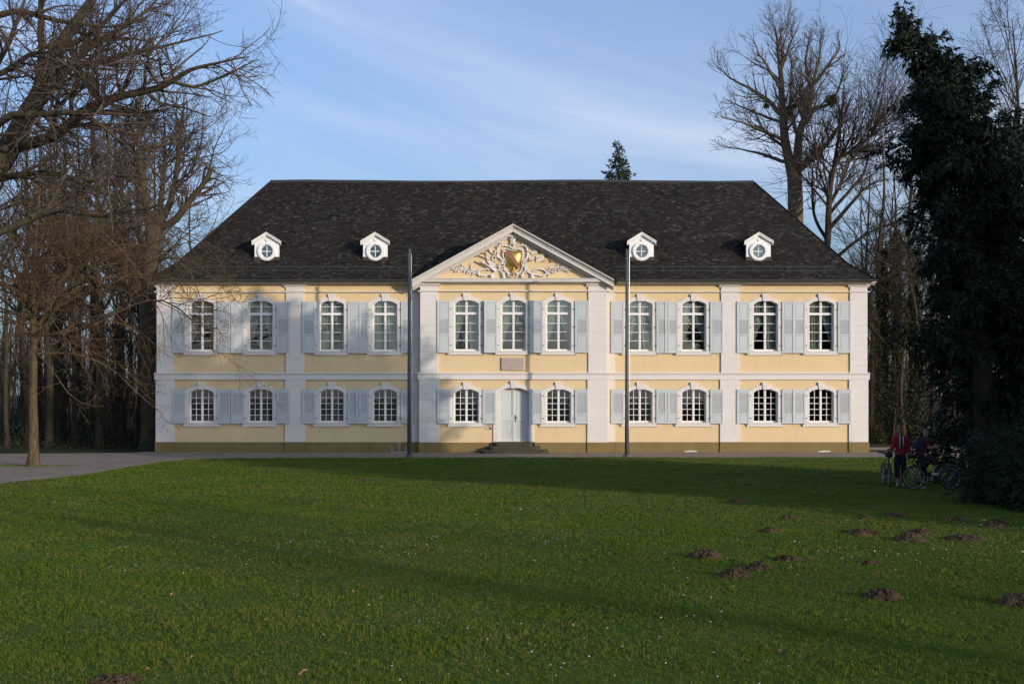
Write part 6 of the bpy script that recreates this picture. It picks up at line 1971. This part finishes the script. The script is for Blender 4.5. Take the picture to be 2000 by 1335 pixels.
m.build('sunglasses', DARKG, P1, smooth=True)
m = MB(); ch_ = Vector(J['chest'])
for q, L_ in ((-.06, .36), (.035, .30)):
    m.tube([ch_ + Vector((q, -.125, .16)), ch_ + Vector((q - .005, -.168, .05)), ch_ + Vector((q - .012, -.172, .16 - L_))], .011, 6)
m.build('hood_cord', LACE, P1, smooth=True)
skin_obj('hood', [[(tuple(Vector(J['neck0']) + Vector((-.10, .03, .0))), .035, None), (tuple(Vector(J['neck0']) + Vector((0, .10, .01))), .055, None), (tuple(Vector(J['neck0']) + Vector((.10, .03, .0))), .035, None)]], REDH, P1)
m = MB(); m.ball(ch_ + Vector((-.012, -.105, .0)), (.045, .062, .17), 10, 8); m.build('shirt_front', NAVY, P1, smooth=True)
# rider with cap on the second bicycle, one foot on the pedal, looking at a phone
XQ, YQ = XB - .24, YB
J = off(dict(pelvis=(.0, 0, .99), waist=(.02, 0, 1.15), chest=(.04, -.01, 1.36), neck0=(.05, -.01, 1.51), neck1=(.055, -.015, 1.55), chin=(.07, -.03, 1.60), head=(.07, -.025, 1.67), crown=(.065, -.02, 1.735), face=(.45, -.89, -.2),
             shl=(.05, -.19, 1.44), ell=(.06, -.25, 1.18), wrl=(.25, -.20, 1.22), hdl=(.9, .2, .25), thl=(0, .2, 1),
             shr=(.08, .17, 1.44), elr=(.16, .20, 1.18), wrr=(.30, .02, 1.23), hdr=(.8, -.5, .2), thr=(0, -.2, 1),
             hipl=(.02, -.10, .95), knl=(.30, -.15, .82), anl=(.22, -.14, .50), heell=(.17, -.14, .455), toel=(.37, -.145, .44),
             hipr=(.0, .10, .95), knr=(.07, .18, .52), anr=(.03, .22, .09), heelr=(-.02, .22, .045), toer=(.16, .22, .035)), XQ, YQ)
P2p = empty('person', (0, 0, 0)); tag(P2p, 'person in a dark cap and maroon top sitting on a bicycle looking at a phone', 'person', 'people with bicycles on the lawn')
body(P2p, J); garment_top(P2p, J, MAROON, 'shirt', .022, 0.0); garment_legs(P2p, J, DARKT, .45); shoes(P2p, J); head(P2p, J['head'], J['face'])
c = Vector(J['crown']); f = Vector(J['face']).normalized()
cp = skin_obj('cap', [[(tuple(c + Vector((0, .01, -.015))), (.100, .104), None), (tuple(c + Vector((0, .01, .045))), (.070, .074), None)], ], NAVY, P2p)
m = MB(); s_ = f.cross(Vector((0, 0, 1))).normalized(); fl = Vector((f.x, f.y, 0)).normalized()
br = []
for i in range(9):
    a = -1.1 + 2.2 * i / 8
    br.append((c + s_ * .085 * math.sin(a) + fl * (.075 + .0 * i) - Vector((0, 0, .03)), c + s_ * .095 * math.sin(a) + fl * (.085 + .085 * math.cos(a)) - Vector((0, 0, .045))))
v = [tuple(a) for a, b in br] + [tuple(b) for a, b in br] + [tuple(a - Vector((0, 0, .008))) for a, b in br] + [tuple(b - Vector((0, 0, .008))) for a, b in br]
m.add(v, [q for i in range(8) for q in ((i, i+1, 10+i, 9+i), (18+i, 27+i, 28+i, 19+i), (9+i, 10+i, 28+i, 27+i))]); m.build('cap_brim', NAVY, P2p)
# white letters on the cap front
fc = bpy.data.curves.new('cap_letters', 'FONT'); fc.body = 'NY'; fc.size = .075; fc.extrude = .003; fc.align_x = 'CENTER'; fc.align_y = 'CENTER'
to = bpy.data.objects.new('cap_letters', fc)
dg = bpy.context.evaluated_depsgraph_get()
COL.objects.link(to); dg.update()
me = bpy.data.meshes.new_from_object(to.evaluated_get(bpy.context.evaluated_depsgraph_get())); COL.objects.unlink(to); bpy.data.objects.remove(to)
me.materials.clear(); me.materials.append(LACE)
put('cap_letters', me, P2p, tuple(c + fl * .112 + Vector((0, .0, .025))), (R(86), 0, math.atan2(fl.x, -fl.y)))
# backpack and phone are things of their own
e = empty('backpack', (XQ - .15, YQ + .01, 1.30)); tag(e, 'dark backpack worn by the rider with the cap', 'backpack')
skin_obj('bag', [[((0, 0, -.18), (.10, .15), None), ((0, 0, .0), (.115, .16), None), ((.02, 0, .17), (.085, .12), None)]], NAVY, e)
skin_obj('pocket', [[((-.10, 0, -.12), (.05, .11), None), ((-.10, 0, .02), (.045, .10), None)]], MAROON, e)
m = MB()
for s in (-.12, .12): m.tube([(.06, s, .16), (.17, s * 1.1, .19), (.27, s, .08), (.20, s * 1.1, -.16), (.06, s, -.16)], .014, 6)
m.build('strap', BLACK, e, smooth=True)
e = empty('phone', (XQ + .375, YQ - .10, 1.30)); e.rotation_euler = (.5, -.5, .4); tag(e, 'dark phone held in both hands by the rider with the cap', 'phone')
m = MB(); m.box(-.038, .038, -.004, .004, -.075, .075); m.build('case', BLACK, e)
m = MB(); m.box(-.034, .034, -.0055, -.0045, -.07, .07); m.build('screen', DARKG, e)
# third rider, mostly hidden by branches
XR3, YR3 = XC + .16, YC_
J = off(dict(pelvis=(.0, 0, .98), waist=(-.02, 0, 1.14), chest=(-.05, 0, 1.34), neck0=(-.07, 0, 1.48), neck1=(-.075, 0, 1.52), chin=(-.09, -.01, 1.575), head=(-.09, -.01, 1.645), crown=(-.085, 0, 1.71), face=(-.97, -.2, 0),
             shl=(-.05, -.19, 1.41), ell=(-.20, -.24, 1.16), wrl=(-.42, -.24, 1.06), hdl=(-.95, 0, -.2), thl=(0, .8, .4),
             shr=(-.05, .19, 1.41), elr=(-.20, .24, 1.16), wrr=(-.42, .24, 1.06), hdr=(-.95, 0, -.2), thr=(0, -.8, .4),
             hipl=(-.02, -.10, .95), knl=(-.10, -.19, .52), anl=(-.05, -.22, .09), heell=(0, -.22, .045), toel=(-.18, -.22, .035),
             hipr=(-.02, .10, .95), knr=(-.10, .19, .52), anr=(-.05, .22, .09), heelr=(0, .22, .045), toer=(-.18, .22, .035)), XR3, YR3)
P3p = empty('person', (0, 0, 0)); tag(P3p, 'person in teal on a bicycle half hidden behind the conifer branches', 'person', 'people with bicycles on the lawn')
body(P3p, J); garment_top(P3p, J, TEAL, 'jacket', .024); garment_legs(P3p, J, DARKT, .85); shoes(P3p, J, BLACK); head(P3p, J['head'], J['face'])
c = Vector(J['crown']); skin_obj('hair', [[(tuple(c + Vector((.03, 0, -.03))), (.088, .088), None), (tuple(c + Vector((.02, 0, .03))), (.055, .055), None)]], HAIRG, P3p)
